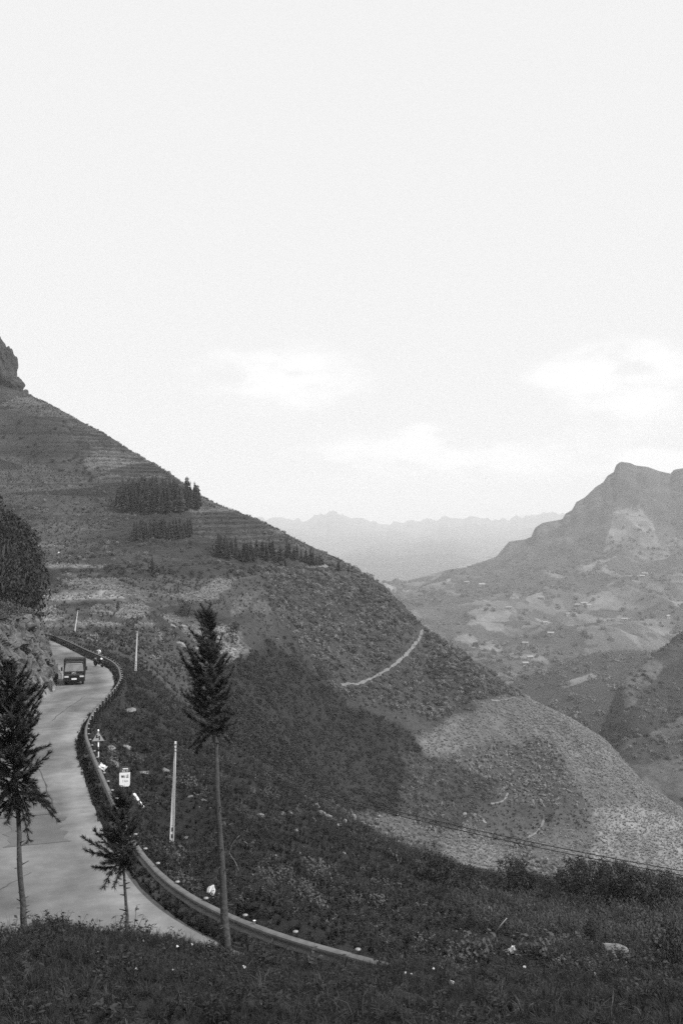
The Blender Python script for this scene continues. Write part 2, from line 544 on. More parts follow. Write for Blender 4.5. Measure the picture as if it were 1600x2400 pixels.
# mesh of it: fan grid, dense where the slope faces the camera
dist = np.r_[np.geomspace(3.0, 60, 250, endpoint=False), np.geomspace(60, 205, 190, endpoint=False),
             np.linspace(205, 590, 470, endpoint=False), np.geomspace(590, 980, 40)]
bear = np.linspace(-420, 2020, 500)
DD, PP = np.meshgrid(dist, bear, indexing='ij')
XX = (PP - CX) / F * DD
info = {}
ZZ = height(XX, DD, info)
SKA = np.array([(-420, 760), (20, 905), (60, 920), (130, 955), (260, 1025), (400, 1110), (480, 1168), (530, 1190), (600, 1215), (700, 1266), (810, 1320), (900, 1372), (1000, 1477), (1110, 1550), (1250, 1645), (1330, 1682), (1420, 1737), (1500, 1830), (1600, 1898), (2020, 2080)], float).T
for _ in range(3):           # hold the spur's crest to its surveyed line
    pa = CY - F * ZZ / DD
    fa = np.where(DD > 250, pa, 9e9)
    dl = np.interp(bear, SKA[0], SKA[1]) - fa.min(0)
    dk_ = dist[fa.argmin(0)]
    ZZ -= dl[None, :] / F * DD * sstep(0.72, 0.97, DD / dk_[None, :])
PYV = CY - F * ZZ / DD
far_zone = DD > 180
RIS = np.zeros(DD.shape, bool)
for poly, st in TERRACES:
    t = in_poly(PP, PYV, poly) & far_zone
    q = ZZ[t] / st + 0.35 * fbm(XX[t] / 40, DD[t] / 40, 2, 44)
    fr = q - np.floor(q)
    RIS[t] = fr > 0.72
    ZZ[t] += (np.where(fr < 0.75, fr * 0.30 / 0.75, 0.30 + (fr - 0.75) / 0.25 * 0.70) - fr) * st * 0.85
PYV = CY - F * ZZ / DD

# vegetation cover: base grey of the ground (some light and shade included) plus shrub density and size
REG = [ # polygon in the picture (d > 150), ground grey, shrubs / m2, shrub size, dark share
    ('open', [(-600, 600), (2200, 600), (2200, 2400), (-600, 2400)], 0.042, 0.120, 0.75, 0.35),
    ('upper dark', [(-300, 900), (160, 985), (190, 1060), (230, 1130), (60, 1080), (-300, 1085)], 0.020, 0.040, 1.0, 1.0),
    ('upper mid', [(-300, 1085), (230, 1120), (270, 1230), (100, 1240), (-300, 1240)], 0.045, 0.160, 0.85, 0.35),
    ('crest terraces', [(190, 1040), (330, 1066), (480, 1170), (470, 1128), (240, 1125)], 0.080, 0.006, 0.8, 0.5),
    ('terrace two', [(450, 1180), (600, 1215), (740, 1295), (640, 1292), (500, 1258), (450, 1262)], 0.098, 0.010, 0.8, 0.5),
    ('field a', [(70, 1220), (300, 1245), (280, 1272), (80, 1280)], 0.062, 0.010, 0.8, 0.5),
    ('dark ditch', [(90, 1274), (200, 1264), (340, 1250), (330, 1262), (220, 1276), (90, 1284)], 0.045, 0.08, 0.9, 0.9),
    ('scrub', [(150, 1285), (300, 1265), (520, 1270), (650, 1325), (620, 1345), (330, 1338), (110, 1330)], 0.036, 0.160, 1.0, 0.8),
    ('pale lane', [(122, 1325), (255, 1328), (255, 1333), (122, 1330)], 0.30, 0, 0.8, 0.5),
    ('dark lane', [(110, 1334), (640, 1338), (640, 1350), (110, 1350)], 0.022, 0.15, 0.9, 1.0),
    ('meadow', [(100, 1352), (640, 1350), (690, 1430), (580, 1442), (380, 1436), (270, 1395), (140, 1370)], 0.078, 0.012, 0.7, 0.5),
    ('meadow bright', [(430, 1405), (640, 1395), (670, 1430), (560, 1445), (420, 1440)], 0.105, 0.008, 0.7, 0.4),
    ('grass steps', [(80, 1388), (275, 1395), (360, 1440), (350, 1462), (88, 1462)], 0.200, 0.006, 0.6, 0.3),
    ('step riser', [(90, 1424), (270, 1415), (275, 1422), (180, 1435), (90, 1436)], 0.06, 0.10, 0.8, 0.6),
    ('under steps', [(60, 1464), (360, 1462), (470, 1520), (480, 1640), (250, 1600), (90, 1500)], 0.045, 0.12, 1.0, 0.75),
    ('rock cut', [(385, 1445), (470, 1440), (560, 1470), (590, 1540), (540, 1560), (450, 1490)], 0.230, 0.06, 1.2, 0.6),
    ('nose scrub', [(600, 1330), (830, 1325), (1010, 1480), (1210, 1625), (1010, 1700), (800, 1620), (640, 1480)], 0.040, 0.550, 1.15, 0.35),
    ('hollow', [(500, 1570), (640, 1500), (820, 1640), (950, 1715), (985, 1770), (1010, 1850), (900, 1930), (800, 1950), (580, 1820), (450, 1690)], 0.012, 0.600, 0.9, 1.0),  # shade lying over the gully, put into ground and shrub greys
    ('bright slope', [(965, 1735), (1080, 1680), (1230, 1630), (1310, 1685), (1230, 1730), (1000, 1775)], 0.130, 0.50, 0.45, 0.0),
    ('lower', [(940, 1790), (1240, 1735), (1420, 1740), (1640, 1890), (1640, 2090), (960, 2020)], 0.070, 1.000, 0.60, 0.12),
    ('hollow edge', [(930, 1760), (1060, 1785), (1150, 1830), (1165, 1885), (1060, 1940), (940, 1930)], 0.035, 0.70, 0.75, 0.62),  # half-dark margin of the gully's shade, also painted into the greys
    ('foot', [(780, 1890), (960, 1915), (1020, 1990), (1000, 2030), (860, 2000)], 0.065, 0.35, 0.7, 0.3),
    ('right flank', [(1120, 1640), (1240, 1620), (1420, 1730), (1640, 1880), (1640, 2090), (1440, 2030), (1390, 1880), (1290, 1760)], 0.115, 0.80, 0.50, 0.0),  # sunlit side of the spur, brightness put into the ground grey
    ('crop', [(1140, 1880), (1270, 1895), (1280, 1950), (1190, 1975), (1120, 1940)], 0.075, 0.010, 0.5, 0.5),
    ('crop two', [(1280, 1890), (1420, 1900), (1420, 1990), (1250, 2010)], 0.080, 0.030, 0.6, 0.6),
    ('grass right', [(1410, 1880), (1640, 1930), (1640, 2080), (1380, 2010)], 0.20, 0.30, 0.45, 0.0),
    ('grass patch', [(1020, 1965), (1175, 1975), (1185, 2040), (1000, 2040)], 0.15, 0.35, 0.5, 0.0),
]
def cover(PX, PY, X, Y):
    alb = np.full(PX.shape, 0.11); den = np.full(PX.shape, 0.03); siz = np.full(PX.shape, 0.9); drk = np.full(PX.shape, 0.4)
    w1 = 34 * fbm(X / 22, Y / 22, 4, 71) + 16 * fbm(X / 4, Y / 4, 3, 72); w2 = 15 * fbm(X / 22, Y / 22, 4, 77) + 8 * fbm(X / 4, Y / 4, 3, 78)
    for nme, poly, a, dn, sz, dk in REG:
        t = in_poly(PX + w1, PY + w2, poly)
        alb[t] = a; den[t] = dn; siz[t] = sz; drk[t] = dk
    return alb, den, siz, drk
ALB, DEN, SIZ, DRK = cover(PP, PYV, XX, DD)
for _ in range(3):           # covers shade into one another over a few metres
    ALB[1:-1, 1:-1] = (ALB[1:-1, 1:-1] * 2 + ALB[:-2, 1:-1] + ALB[2:, 1:-1] + ALB[1:-1, :-2] + ALB[1:-1, 2:]) / 6
strip = cells(XX / 55 + 0.6 * fbm(XX / 40, DD / 40, 2, 81), ZZ / 5.5 + 0.5 * fbm(XX / 50, DD / 50, 3, 82), 83)
hillw = sstep(230, 280, DD) * (1 - sstep(620, 760, PP)) * (PYV < 1480)
ALB = ALB * (1 + hillw * 1.5 * (strip - 0.5))           # strips of fallow and crop along the contours
edge_ = np.abs(((ZZ / 5.5 + 0.5 * fbm(XX / 50, DD / 50, 3, 82)) % 1) - 0.5) < 0.09
ALB = np.where((hillw > 0.5) & edge_ & (vnoise(XX / 30, ZZ / 5, 84) > 0.45), ALB * 0.55, ALB)
ALB = np.where(RIS, ALB * 0.38, ALB)      # overgrown terrace banks
DEN = np.where(RIS, 0.12, DEN); SIZ = np.where(RIS, 0.6, SIZ)
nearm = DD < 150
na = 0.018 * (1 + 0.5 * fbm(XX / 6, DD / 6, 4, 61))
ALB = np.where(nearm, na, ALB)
ss = info['s']
verge = nearm & (np.abs(ss + 0.6) < 0.8)
ALB = np.where(verge, 0.05, ALB)
cut = nearm & info['m'] & (ss < -RW[info['idx']] - 0.3)
ALB = np.where(cut, 0.10, ALB)
shoulder = (DD < 205) & info['m'] & (ss < -RW[info['idx']] + 0.3) & (ss > -RW[info['idx']] - 1.4)
ALB = np.where(shoulder, 0.20, ALB)
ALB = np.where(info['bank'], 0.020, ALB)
ALB *= 1 + 0.75 * fbm(XX / 23, DD / 23, 6, 65, 0.62)

def grid_obj(name, X, Y, Z, m, alb=None):
    nr, nc = X.shape
    co = np.empty((nr * nc, 3), np.float32)
    co[:, 0] = X.ravel(); co[:, 1] = Y.ravel(); co[:, 2] = Z.ravel()
    i = np.arange(nr * nc).reshape(nr, nc)
    q = np.stack([i[:-1, :-1], i[:-1, 1:], i[1:, 1:], i[1:, :-1]], -1).reshape(-1, 4)
    me = bpy.data.meshes.new(name)
    me.vertices.add(len(co)); me.vertices.foreach_set('co', co.ravel())
    me.loops.add(q.size); me.loops.foreach_set('vertex_index', q.ravel().astype(np.int32))
    me.polygons.add(len(q)); me.polygons.foreach_set('loop_start', np.arange(0, q.size, 4, dtype=np.int32))
    me.polygons.foreach_set('use_smooth', np.ones(len(q), bool))
    me.update(calc_edges=True)
    if alb is not None:
        a = me.attributes.new('alb', 'FLOAT', 'POINT'); a.data.foreach_set('value', alb.ravel().astype(np.float32))
    me.materials.append(m)
    o = bpy.data.objects.new(name, me); COL.objects.link(o)
    o['kind'] = 'structure'
    return o
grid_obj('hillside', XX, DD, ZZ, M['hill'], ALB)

# look-up on the meshed hillside
import bisect
def zat(x, y):
    px = CX + F * x / y
    r = np.clip(np.searchsorted(dist, y) - 1, 0, len(dist) - 2)
    c = (px - bear[0]) / (bear[1] - bear[0])
    c0 = np.clip(np.floor(c).astype(int), 0, len(bear) - 2); fc = np.clip(c - c0, 0, 1)
    fr = (y - dist[r]) / (dist[r + 1] - dist[r])
    return ((ZZ[r, c0] * (1 - fc) + ZZ[r, c0 + 1] * fc) * (1 - fr) + (ZZ[r + 1, c0] * (1 - fc) + ZZ[r + 1, c0 + 1] * fc) * fr)
def g(x, y): return float(zat(np.float64(x), np.float64(y)))
def hit(px, py, dmin=5.0, dmax=600.0):
    """where the sight line through a pixel meets the hillside"""
    c = (px - bear[0]) / (bear[1] - bear[0]); c0 = int(np.clip(math.floor(c), 0, len(bear) - 2)); fc = c - c0
    prof = ZZ[:, c0] * (1 - fc) + ZZ[:, c0 + 1] * fc
    pv = CY - F * prof / dist
    for r in range(len(dist) - 1):
        if dist[r] < dmin: continue
        if dist[r] > dmax: break
        if pv[r + 1] <= py < pv[r] or (pv[r] <= py and r and pv[r-1] > py):
            t = (pv[r] - py) / (pv[r] - pv[r + 1] + 1e-9); t = min(max(t, 0), 1)
            d = dist[r] + t * (dist[r + 1] - dist[r])
            x = (px - CX) / F * d
            return Vector((x, d, g(x, d)))
    return None

# visible part of the hillside, so that small plants are only set where they show
PYc = CY - F * ZZ / DD
VIS = PYc <= np.minimum.accumulate(PYc, axis=0) + np.maximum(14.0, 3.5 / DD * F)

# ------------------------------------------------------------------ the land beyond
def land(name, ctrl, su, sv, d0, d1, nd, p0, p1, npx, noise, m, albf, seed, sky=None):
    t = TPS(ctrl, su, sv)
    dd = np.geomspace(d0, d1, nd); bb = np.linspace(p0, p1, npx)
    D, P_ = np.meshgrid(dd, bb, indexing='ij')
    X = (P_ - CX) / F * D
    Z = -(t(P_, D) - CY) / F * D
    Z = Z + noise(X, D, P_)
    if sky is not None:          # the crest line as surveyed
        for _ in range(2):
            act = (CY - F * Z / D).min(0)
            dl = np.where(bb > 900, np.interp(bb, sky[0], sky[1]) - act, 0.0)
            lo = np.convolve(np.pad(dl, 20, mode='edge'), np.ones(41) / 41, 'valid')
            Z = Z - (lo[None, :] * sstep(2100, 2600, D) + (dl - lo)[None, :] * sstep(2520, 2830, D)) / F * D * (1 - 0.6 * sstep(3000, 3500, D))
    PY_ = CY - F * Z / D
    grid_obj(name, X, D, Z, m, albf(X, D, P_, PY_, Z))
    return X, D, Z, P_, PY_

CB = []
for px, rows in {1330: [(1960, 700), (1930, 820), (1960, 950), (1990, 600)], 1400: [(1850, 790), (1900, 720), (1980, 620), (1900, 950)], 1425: [(1745, 810), (1820, 740)],
                 1450: [(1600, 850), (1680, 800), (1780, 740), (1900, 660), (1700, 990)], 1500: [(1545, 880), (1640, 820), (1760, 750), (1880, 660), (1640, 1010)],
                 1600: [(1472, 930), (1580, 860), (1700, 780), (1820, 690), (1920, 620), (1560, 1050)], 1900: [(1330, 950), (1500, 860), (1750, 750), (1920, 620), (1430, 1080)]}.items():
    for py, d in rows: CB.append((px, py, d * 0.72))
def albB(X, D, P_, PY_, Z):
    n = fbm(X / 45, D / 45, 4, 201)
    rib = in_poly(P_ + 10 * n, PY_, [(1470, 1560), (1560, 1600), (1600, 1700), (1700, 1700), (1700, 1460), (1600, 1500)])
    a = np.where(n > 0.0, 0.075, 0.040)
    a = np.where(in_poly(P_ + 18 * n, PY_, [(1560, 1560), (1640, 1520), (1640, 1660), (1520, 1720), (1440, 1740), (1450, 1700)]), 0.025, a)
    return a * (1 + 0.4 * fbm(X / 12, D / 12, 4, 203))
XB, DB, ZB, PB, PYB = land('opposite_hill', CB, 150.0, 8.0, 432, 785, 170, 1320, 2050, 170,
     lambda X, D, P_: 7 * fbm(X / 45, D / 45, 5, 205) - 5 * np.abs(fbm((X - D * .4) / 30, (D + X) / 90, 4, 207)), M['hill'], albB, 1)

CC = []
VEXP = 1.0
def vfar(d): return 950.0 * (d / 950.0) ** VEXP
def vnear(d): return 950.0 * (np.asarray(d) / 950.0) ** (1 / VEXP)
def vd(py):                  # distance of the valley slopes by height in the picture
    return float(np.interp(py, [1280, 1300, 1340, 1380, 1420, 1460, 1500, 1560, 1600, 1660, 1720, 1780], [2330, 2260, 2080, 1920, 1750, 1580, 1420, 1170, 1030, 880, 760, 670]))
for px, rows in {600: [(1500, 1100), (1420, 2000), (1400, 3000), (1385, 4500)],
                 850: [(1600, 1150), (1450, 1650), (1395, 2150), (1378, 2500), (1410, 3400)],
                 950: [(1600, 1000), (1500, vd(1500)), (1430, 1800), (1385, 2150), (1352, 2500), (1400, 3400)],
                 1050: [(1640, 920), (1520, vd(1520)), (1450, vd(1450)), (1390, 2000), (1335, 2500), (1380, 3400)],
                 1110: [(1322, 2560), (1365, 3400)],
                 1170: [(1690, 820), (1600, 1040), (1540, 1240), (1460, vd(1460)), (1380, vd(1380)), (1330, 2250), (1290, 2650), (1340, 3500)],
                 1250: [(1730, 760), (1640, 930), (1560, vd(1560)), (1500, vd(1500)), (1420, vd(1420)), (1340, vd(1340)), (1296, 2350), (1240, 2800), (1310, 3600)],
                 1330: [(1750, 720), (1660, 880), (1570, vd(1570)), (1500, vd(1500)), (1420, vd(1420)), (1340, vd(1340)), (1296, 2320), (1235, 2600), (1200, 2850), (1260, 3600)],
                 1440: [(1770, 690), (1680, 840), (1580, 1100), (1500, 1400), (1420, 1730), (1340, 2080), (1296, 2240), (1180, 2560), (1088, 2850), (1190, 3500)],
                 1600: [(1790, 680), (1660, 880), (1560, 1160), (1480, 1480), (1400, 1820), (1330, 2110), (1285, 2260), (1180, 2540), (1100, 2800), (1210, 3500)],
                 1900: [(1790, 680), (1600, 1040), (1480, 1480), (1380, 1950), (1280, 2260), (1150, 2520), (1050, 2800), (1150, 3500)]}.items():
    for py, d in rows: CC.append((px, py, vfar(d)))
CREST = np.array([(880, 1378), (905, 1370), (967, 1356), (1007, 1347), (1043, 1336), (1096, 1327), (1132, 1316), (1163, 1304), (1177, 1287), (1192, 1269), (1230, 1264), (1244, 1258), (1253, 1237), (1270, 1226), (1288, 1222), (1317, 1217), (1324, 1204), (1340, 1195), (1349, 1177), (1369, 1166), (1395, 1141), (1413, 1130), (1422, 1115), (1438, 1106), (1442, 1090), (1453, 1082), (1476, 1085), (1489, 1091), (1516, 1094), (1543, 1104), (1570, 1110), (1578, 1101), (1587, 1099), (1650, 1090), (1800, 1060), (2100, 1080)], float).T
def noiseC(X, D, P_):
    mt = sstep(2150, 2420, D) * sstep(1080, 1280, P_)
    rid = 1 - np.abs(fbm(X / 150, D / 330, 5, 305)) * 2.4
    spur = 1 - np.abs(fbm((X * 0.8 - D * 0.5) / 170, (D + X) / 420, 4, 303)) * 2.2
    return (1 - mt) * (9 * fbm(X / 120, D / 120, 5, 301) + 26 * (spur - 0.55) * sstep(800, 1100, D)) + mt * (16 * (rid - 0.6) + 14 * fbm(X / 55, D / 55, 5, 307) - 26 * np.abs(fbm((X + D * .6) / 120, (D - X) / 300, 4, 309)))
def albC(X, D, P_, PY_, Z):
    wx = X + 30 * fbm(X / 90, D / 90, 3, 311); wy = D + 60 * fbm(X / 90, D / 90, 3, 313)
    v = cells(wx / 42, (wy + wx * 0.3) / 52, 317)
    wood = fbm(X / 150, D / 150, 5, 319)
    a = 0.05 + 0.13 * v ** 2
    a = np.where(wood > 0.05, 0.05, a)
    mt = sstep(2200, 2420, D) * sstep(1080, 1280, P_)
    scree = in_poly(P_ + 14 * wood, PY_, [(1440, 1200), (1500, 1185), (1530, 1230), (1540, 1280), (1420, 1290)])
    steep = np.where(scree, 0.15, 0.045 + 0.03 * sstep(-0.2, 0.5, fbm(X / 120, D / 120, 4, 323)))
    a = a * (1 - mt) + steep * mt
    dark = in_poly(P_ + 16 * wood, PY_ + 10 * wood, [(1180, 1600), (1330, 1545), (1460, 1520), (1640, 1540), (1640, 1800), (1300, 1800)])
    a = np.where(dark, 0.024, a)  # cloud shadow over the ravine, painted into the ground grey
    band = in_poly(P_, PY_ + 6 * wood, [(1310, 1600), (1390, 1578), (1398, 1588), (1320, 1612)])
    a = np.where(band, 0.15, a)
    return a * (1 + 0.3 * fbm(X / 40, D / 40, 4, 325))
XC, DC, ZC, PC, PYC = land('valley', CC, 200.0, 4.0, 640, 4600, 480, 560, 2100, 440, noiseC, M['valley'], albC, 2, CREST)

# far ranges, fading in the haze
SKX = np.array([-900, 0, 500, 600, 660, 700, 740, 762, 780, 800, 830, 860, 900, 945, 985, 1005, 1035, 1065, 1100, 1150, 1200, 1240, 1290, 1340, 1500, 2500], float)
SKY = np.array([1235, 1222, 1214, 1214, 1218, 1219, 1211, 1206, 1196, 1207, 1220, 1219, 1224, 1229, 1219, 1213, 1212, 1218, 1214, 1219, 1213, 1210, 1203, 1206, 1215, 1225], float)
def ridge(name, d0, d1, top, foot_d, foot_h, seed, amp):
    dd = np.linspace(0, 1, 90); bb = np.linspace(-700, 2300, 700)
    T, P_ = np.meshgrid(dd, bb, indexing='ij')
    D = np.where(T < 0.75, foot_d + (d0 - foot_d) * T / 0.75, d0 + (d1 - d0) * (T - 0.75) / 0.25)
    X = (P_ - CX) / F * D
    zt = -(top(P_) - CY) / F * d0
    rise = np.where(T < 0.75, (T / 0.75) ** 1.25, 1 - (T - 0.75) / 0.25 * 0.8)
    Z = -foot_h + (zt + foot_h) * rise + amp * (1 - np.abs(T / 0.75 - 1)).clip(0, 1) * 0 + amp * fbm(X / (d0 / 9), D / (d0 / 9), 5, seed) * np.sin(np.clip(T / 0.75, 0, 1) * math.pi)
    Z += amp * 0.12 * fbm(X / (d0 / 60), D / (d0 / 60), 3, seed + 3) * (T > 0.3)
    grid_obj(name, X, D, Z, M['far'])
ridge('far_mountains', 13600, 15200, lambda p: np.interp(p, SKX, SKY) - 22 * (0.35 - np.abs(fbm(p / 34, p * 0, 4, 401))) + 2, 8200, 330, 405, 170)
ridge('middle_mountains', 8800, 10000, lambda p: 1278 + 26 * fbm(p / 150, p * 0 + 3, 5, 411) + 10 * np.abs(p - 900) / 900, 3800, 330, 415, 60)

ridge('hazy_ridge', 11000, 12200, lambda p: 1246 + 24 * fbm(p / 70, p * 0 + 9, 5, 421), 7200, 330, 425, 80)
mesh_obj('ground', [(-15000, -1500, -480), (15000, -1500, -480), (15000, 15400, -480), (-15000, 15400, -480)], [(0, 1, 2, 3)], M['far'])['kind'] = 'structure'

# crag on the skyline at the left edge
def rock_mesh(seed, sx, sy, sz, sub=3, rough=0.28, blocky=0.35):
    r = random.Random(seed)
    bm = bmesh.new()
    bmesh.ops.create_icosphere(bm, subdivisions=sub, radius=1.0)
    planes = []
    for _ in range(9):
        n = Vector((r.gauss(0, 1), r.gauss(0, 1), r.gauss(0, 1))).normalized()
        planes.append((n, r.uniform(0.62, 0.92)))
    off = r.uniform(0, 100)
    from mathutils import noise as mn
    for v in bm.verts:
        for n, h in planes:
            dd_ = v.co.dot(n)
            if dd_ > h: v.co -= n * (dd_ - h) * (0.6 + blocky)
        v.co *= 1 + rough * 0.5 * mn.fractal(v.co * 1.7 + Vector((off, 0, 0)), 0.8, 2.1, 4)
        v.co.x *= sx; v.co.y *= sy; v.co.z *= sz
    me = bpy.data.meshes.new('rock')
    bm.to_mesh(me); bm.free()
    return me
def put(me, name, loc, m, rot=(0, 0, 0), scale=1.0, parent=None):
    if m and not me.materials: me.materials.append(m)
    o = bpy.data.objects.new(name, me); COL.objects.link(o)
    o.location = loc; o.rotation_euler = rot
    o.scale = (scale,) * 3 if not hasattr(scale, '__len__') else scale
    if parent: o.parent = parent
    return o

# ------------------------------------------------------------------ road
M['tar'] = mat('tar_seal', 0.07, 0.2, 2)
def station(y):                      # index of the rail line at distance y
    return int(np.abs(RL[:, 1] - y).argmin())
def rpos(i, s, dz=0.0):
    p = RL[i] + RN[i] * s
    return Vector((p[0], p[1], RZ[i] + dz))
def build_road():
    sl = np.linspace(0, 1, 15)
    n = len(RL)
    co = []; alb = []
    for i in range(n):
        w0 = -RW[i] - 0.15 + 0.35 * float(fbm(np.array([i / 9.0]), np.array([0.5]), 3, 501)[0])
        w1 = -0.30 - 0.35 * float(sstep(30, 42, RL[i, 1])) + 0.16 * float(fbm(np.array([i / 3.0]), np.array([4.5]), 4, 503)[0])
        for k, t in enumerate(sl):
            s = w0 + (w1 - w0) * t
            p = RL[i] + RN[i] * s
            co.append((p[0], p[1], RZ[i] + 0.012 + 0.05 * (1 - (2 * t - 1) ** 2)))
            # polished wheel tracks, dusty edges: wear that follows the carriageway
            sw = (s + 1.0) / 4.8
            wear = 0.15 + 0.07 * math.exp(-((s + 0.9) / 0.8) ** 2) + 0.06 * math.exp(-((s - w0) / 1.2) ** 2)
            wear -= 0.03 * (math.exp(-((s + 3.9) / 0.35) ** 2) + math.exp(-((s + 2.3) / 0.35) ** 2)) * (0.6 + 0.4 * math.sin(i * 0.11))
            alb.append(wear)
    m = len(sl)
    X = np.array([c[0] for c in co]).reshape(n, m); Y = np.array([c[1] for c in co]).reshape(n, m); Z = np.array([c[2] for c in co]).reshape(n, m)
    A = np.array(alb).reshape(n, m)
    A = A * (1 + 0.85 * fbm(X / 2.4, Y / 4.5, 6, 511, 0.62))
    return grid_obj('road', X, Y, Z, M['asphalt'], A)
road = build_road()
def road_patch(y0, y1, s0, s1, seed):
    i0, i1 = station(y0), station(y1)
    r = random.Random(seed)
    vs = []; fs = []
    idx = list(range(i0, i1 + 1))
    nk = 5
    for i in idx:
        for k in range(nk):
            s = s0 + (s1 - s0) * k / (nk - 1) + (r.uniform(-0.25, 0.25) if k in (0, nk - 1) else 0)
            t = (s + RW[i] + 0.15) / (RW[i] + 0.15 - 0.5)
            t = min(max(t, 0), 1)
            p = rpos(i, s, 0.012 + 0.05 * (1 - (2 * t - 1) ** 2) + 0.010)
            vs.append(p)
    for a in range(len(idx) - 1):
        for k in range(nk - 1):
            b = a * nk + k
            fs.append((b, b + 1, b + 1 + nk, b + nk))
    return mesh_obj('asphalt_patch', vs, fs, M['patch'], road)
road_patch(38.6, 43.2, -4.3, -2.1, 1)
def road_crack(y0, s0, y1, s1, seed, w=0.05):
    r = random.Random(seed); vs = []; n = 14
    for k in range(n):
        u = k / (n - 1); yy = y0 + (y1 - y0) * u; i = station(yy); s = s0 + (s1 - s0) * u + r.uniform(-.06, .06)
        t = min(max((s + RW[i] + 0.15) / (RW[i] + 0.15 - 0.5), 0), 1)
        f = (yy - RL[i, 1])
        for q in (-w / 2, w / 2):
            p = rpos(i, s, 0.012 + 0.05 * (1 - (2 * t - 1) ** 2) + 0.016)
            along = q * r.uniform(.5, 1.3)
            if abs(s1 - s0) > abs(y1 - y0): vs.append(p + Vector((RD[i][0], RD[i][1], 0)) * (along + f))
            else: vs.append(p + Vector((RD[i][0], RD[i][1], 0)) * f + Vector((RN[i][0], RN[i][1], 0)) * along)
    return mesh_obj('sealed_crack', vs, [(2 * k, 2 * k + 1, 2 * k + 3, 2 * k + 2) for k in range(n - 1)], M['tar'], road)
road_crack(43.3, -5.6, 43.3, -2.3, 1, .09)
road_crack(49.5, -5.4, 49.7, -3.0, 2, .07)
road_crack(52.5, -5.0, 52.6, -3.2, 3, .06)
road_crack(44, -2.3, 57, -3.0, 4, .05)
road_crack(70, -3.0, 84, -2.6, 5, .05)
road_crack(33.5, -5.2, 35.5, -3.6, 7, .04)


# footpaths trodden into the spur
def path(pts, w, nm='footpath'):
    P_ = [hit(a, b, 150) for a, b in pts]
    P_ = [p for p in P_ if p is not None]
    pl = catmull([np.array(P_[0][:]) * 2 - np.array(P_[1][:])] + [np.array(p[:]) for p in P_] + [np.array(P_[-1][:])], 1.0)
    vs = []; fs = []
    for i, p in enumerate(pl):
        t = pl[min(i + 1, len(pl) - 1)] - pl[max(i - 1, 0)]
        nn = np.array([-t[1], t[0]]) / (np.hypot(t[0], t[1]) + 1e-9)
        ww = w * (1 + 0.5 * math.sin(i * 0.9) * math.sin(i * 0.37) + 0.25 * math.sin(i * 2.3))
        for k in range(4):
            q = p[:2] + nn * ww * (k / 3 - 0.5)
            vs.append((q[0], q[1], g(q[0], q[1]) + 0.22))
    for i in range(len(pl) - 1):
        for k in range(3):
            b = i * 4 + k
            fs.append((b, b + 1, b + 5, b + 4))
    o = mesh_obj(nm, vs, fs, M['dirt'])
    o['kind'] = 'structure'
    return P_
PATHS = [([(800, 1606), (830, 1604), (862, 1594), (890, 1581), (916, 1564), (940, 1545), (965, 1520), (982, 1498), (990, 1477)], 0.75),
         ([(1150, 1642), (1190, 1640), (1222, 1644)], 0.5),
         ([(1275, 1920), (1262, 1945), (1235, 1968)], 0.6),
         ([(1190, 1860), (1180, 1876), (1150, 1886)], 0.5),
         ([(735, 1330), (755, 1328), (765, 1326)], 1.2)]
PATH_XY = []
for pts, w in PATHS:
    PATH_XY += [(p.x, p.y) for p in path(pts, w)]

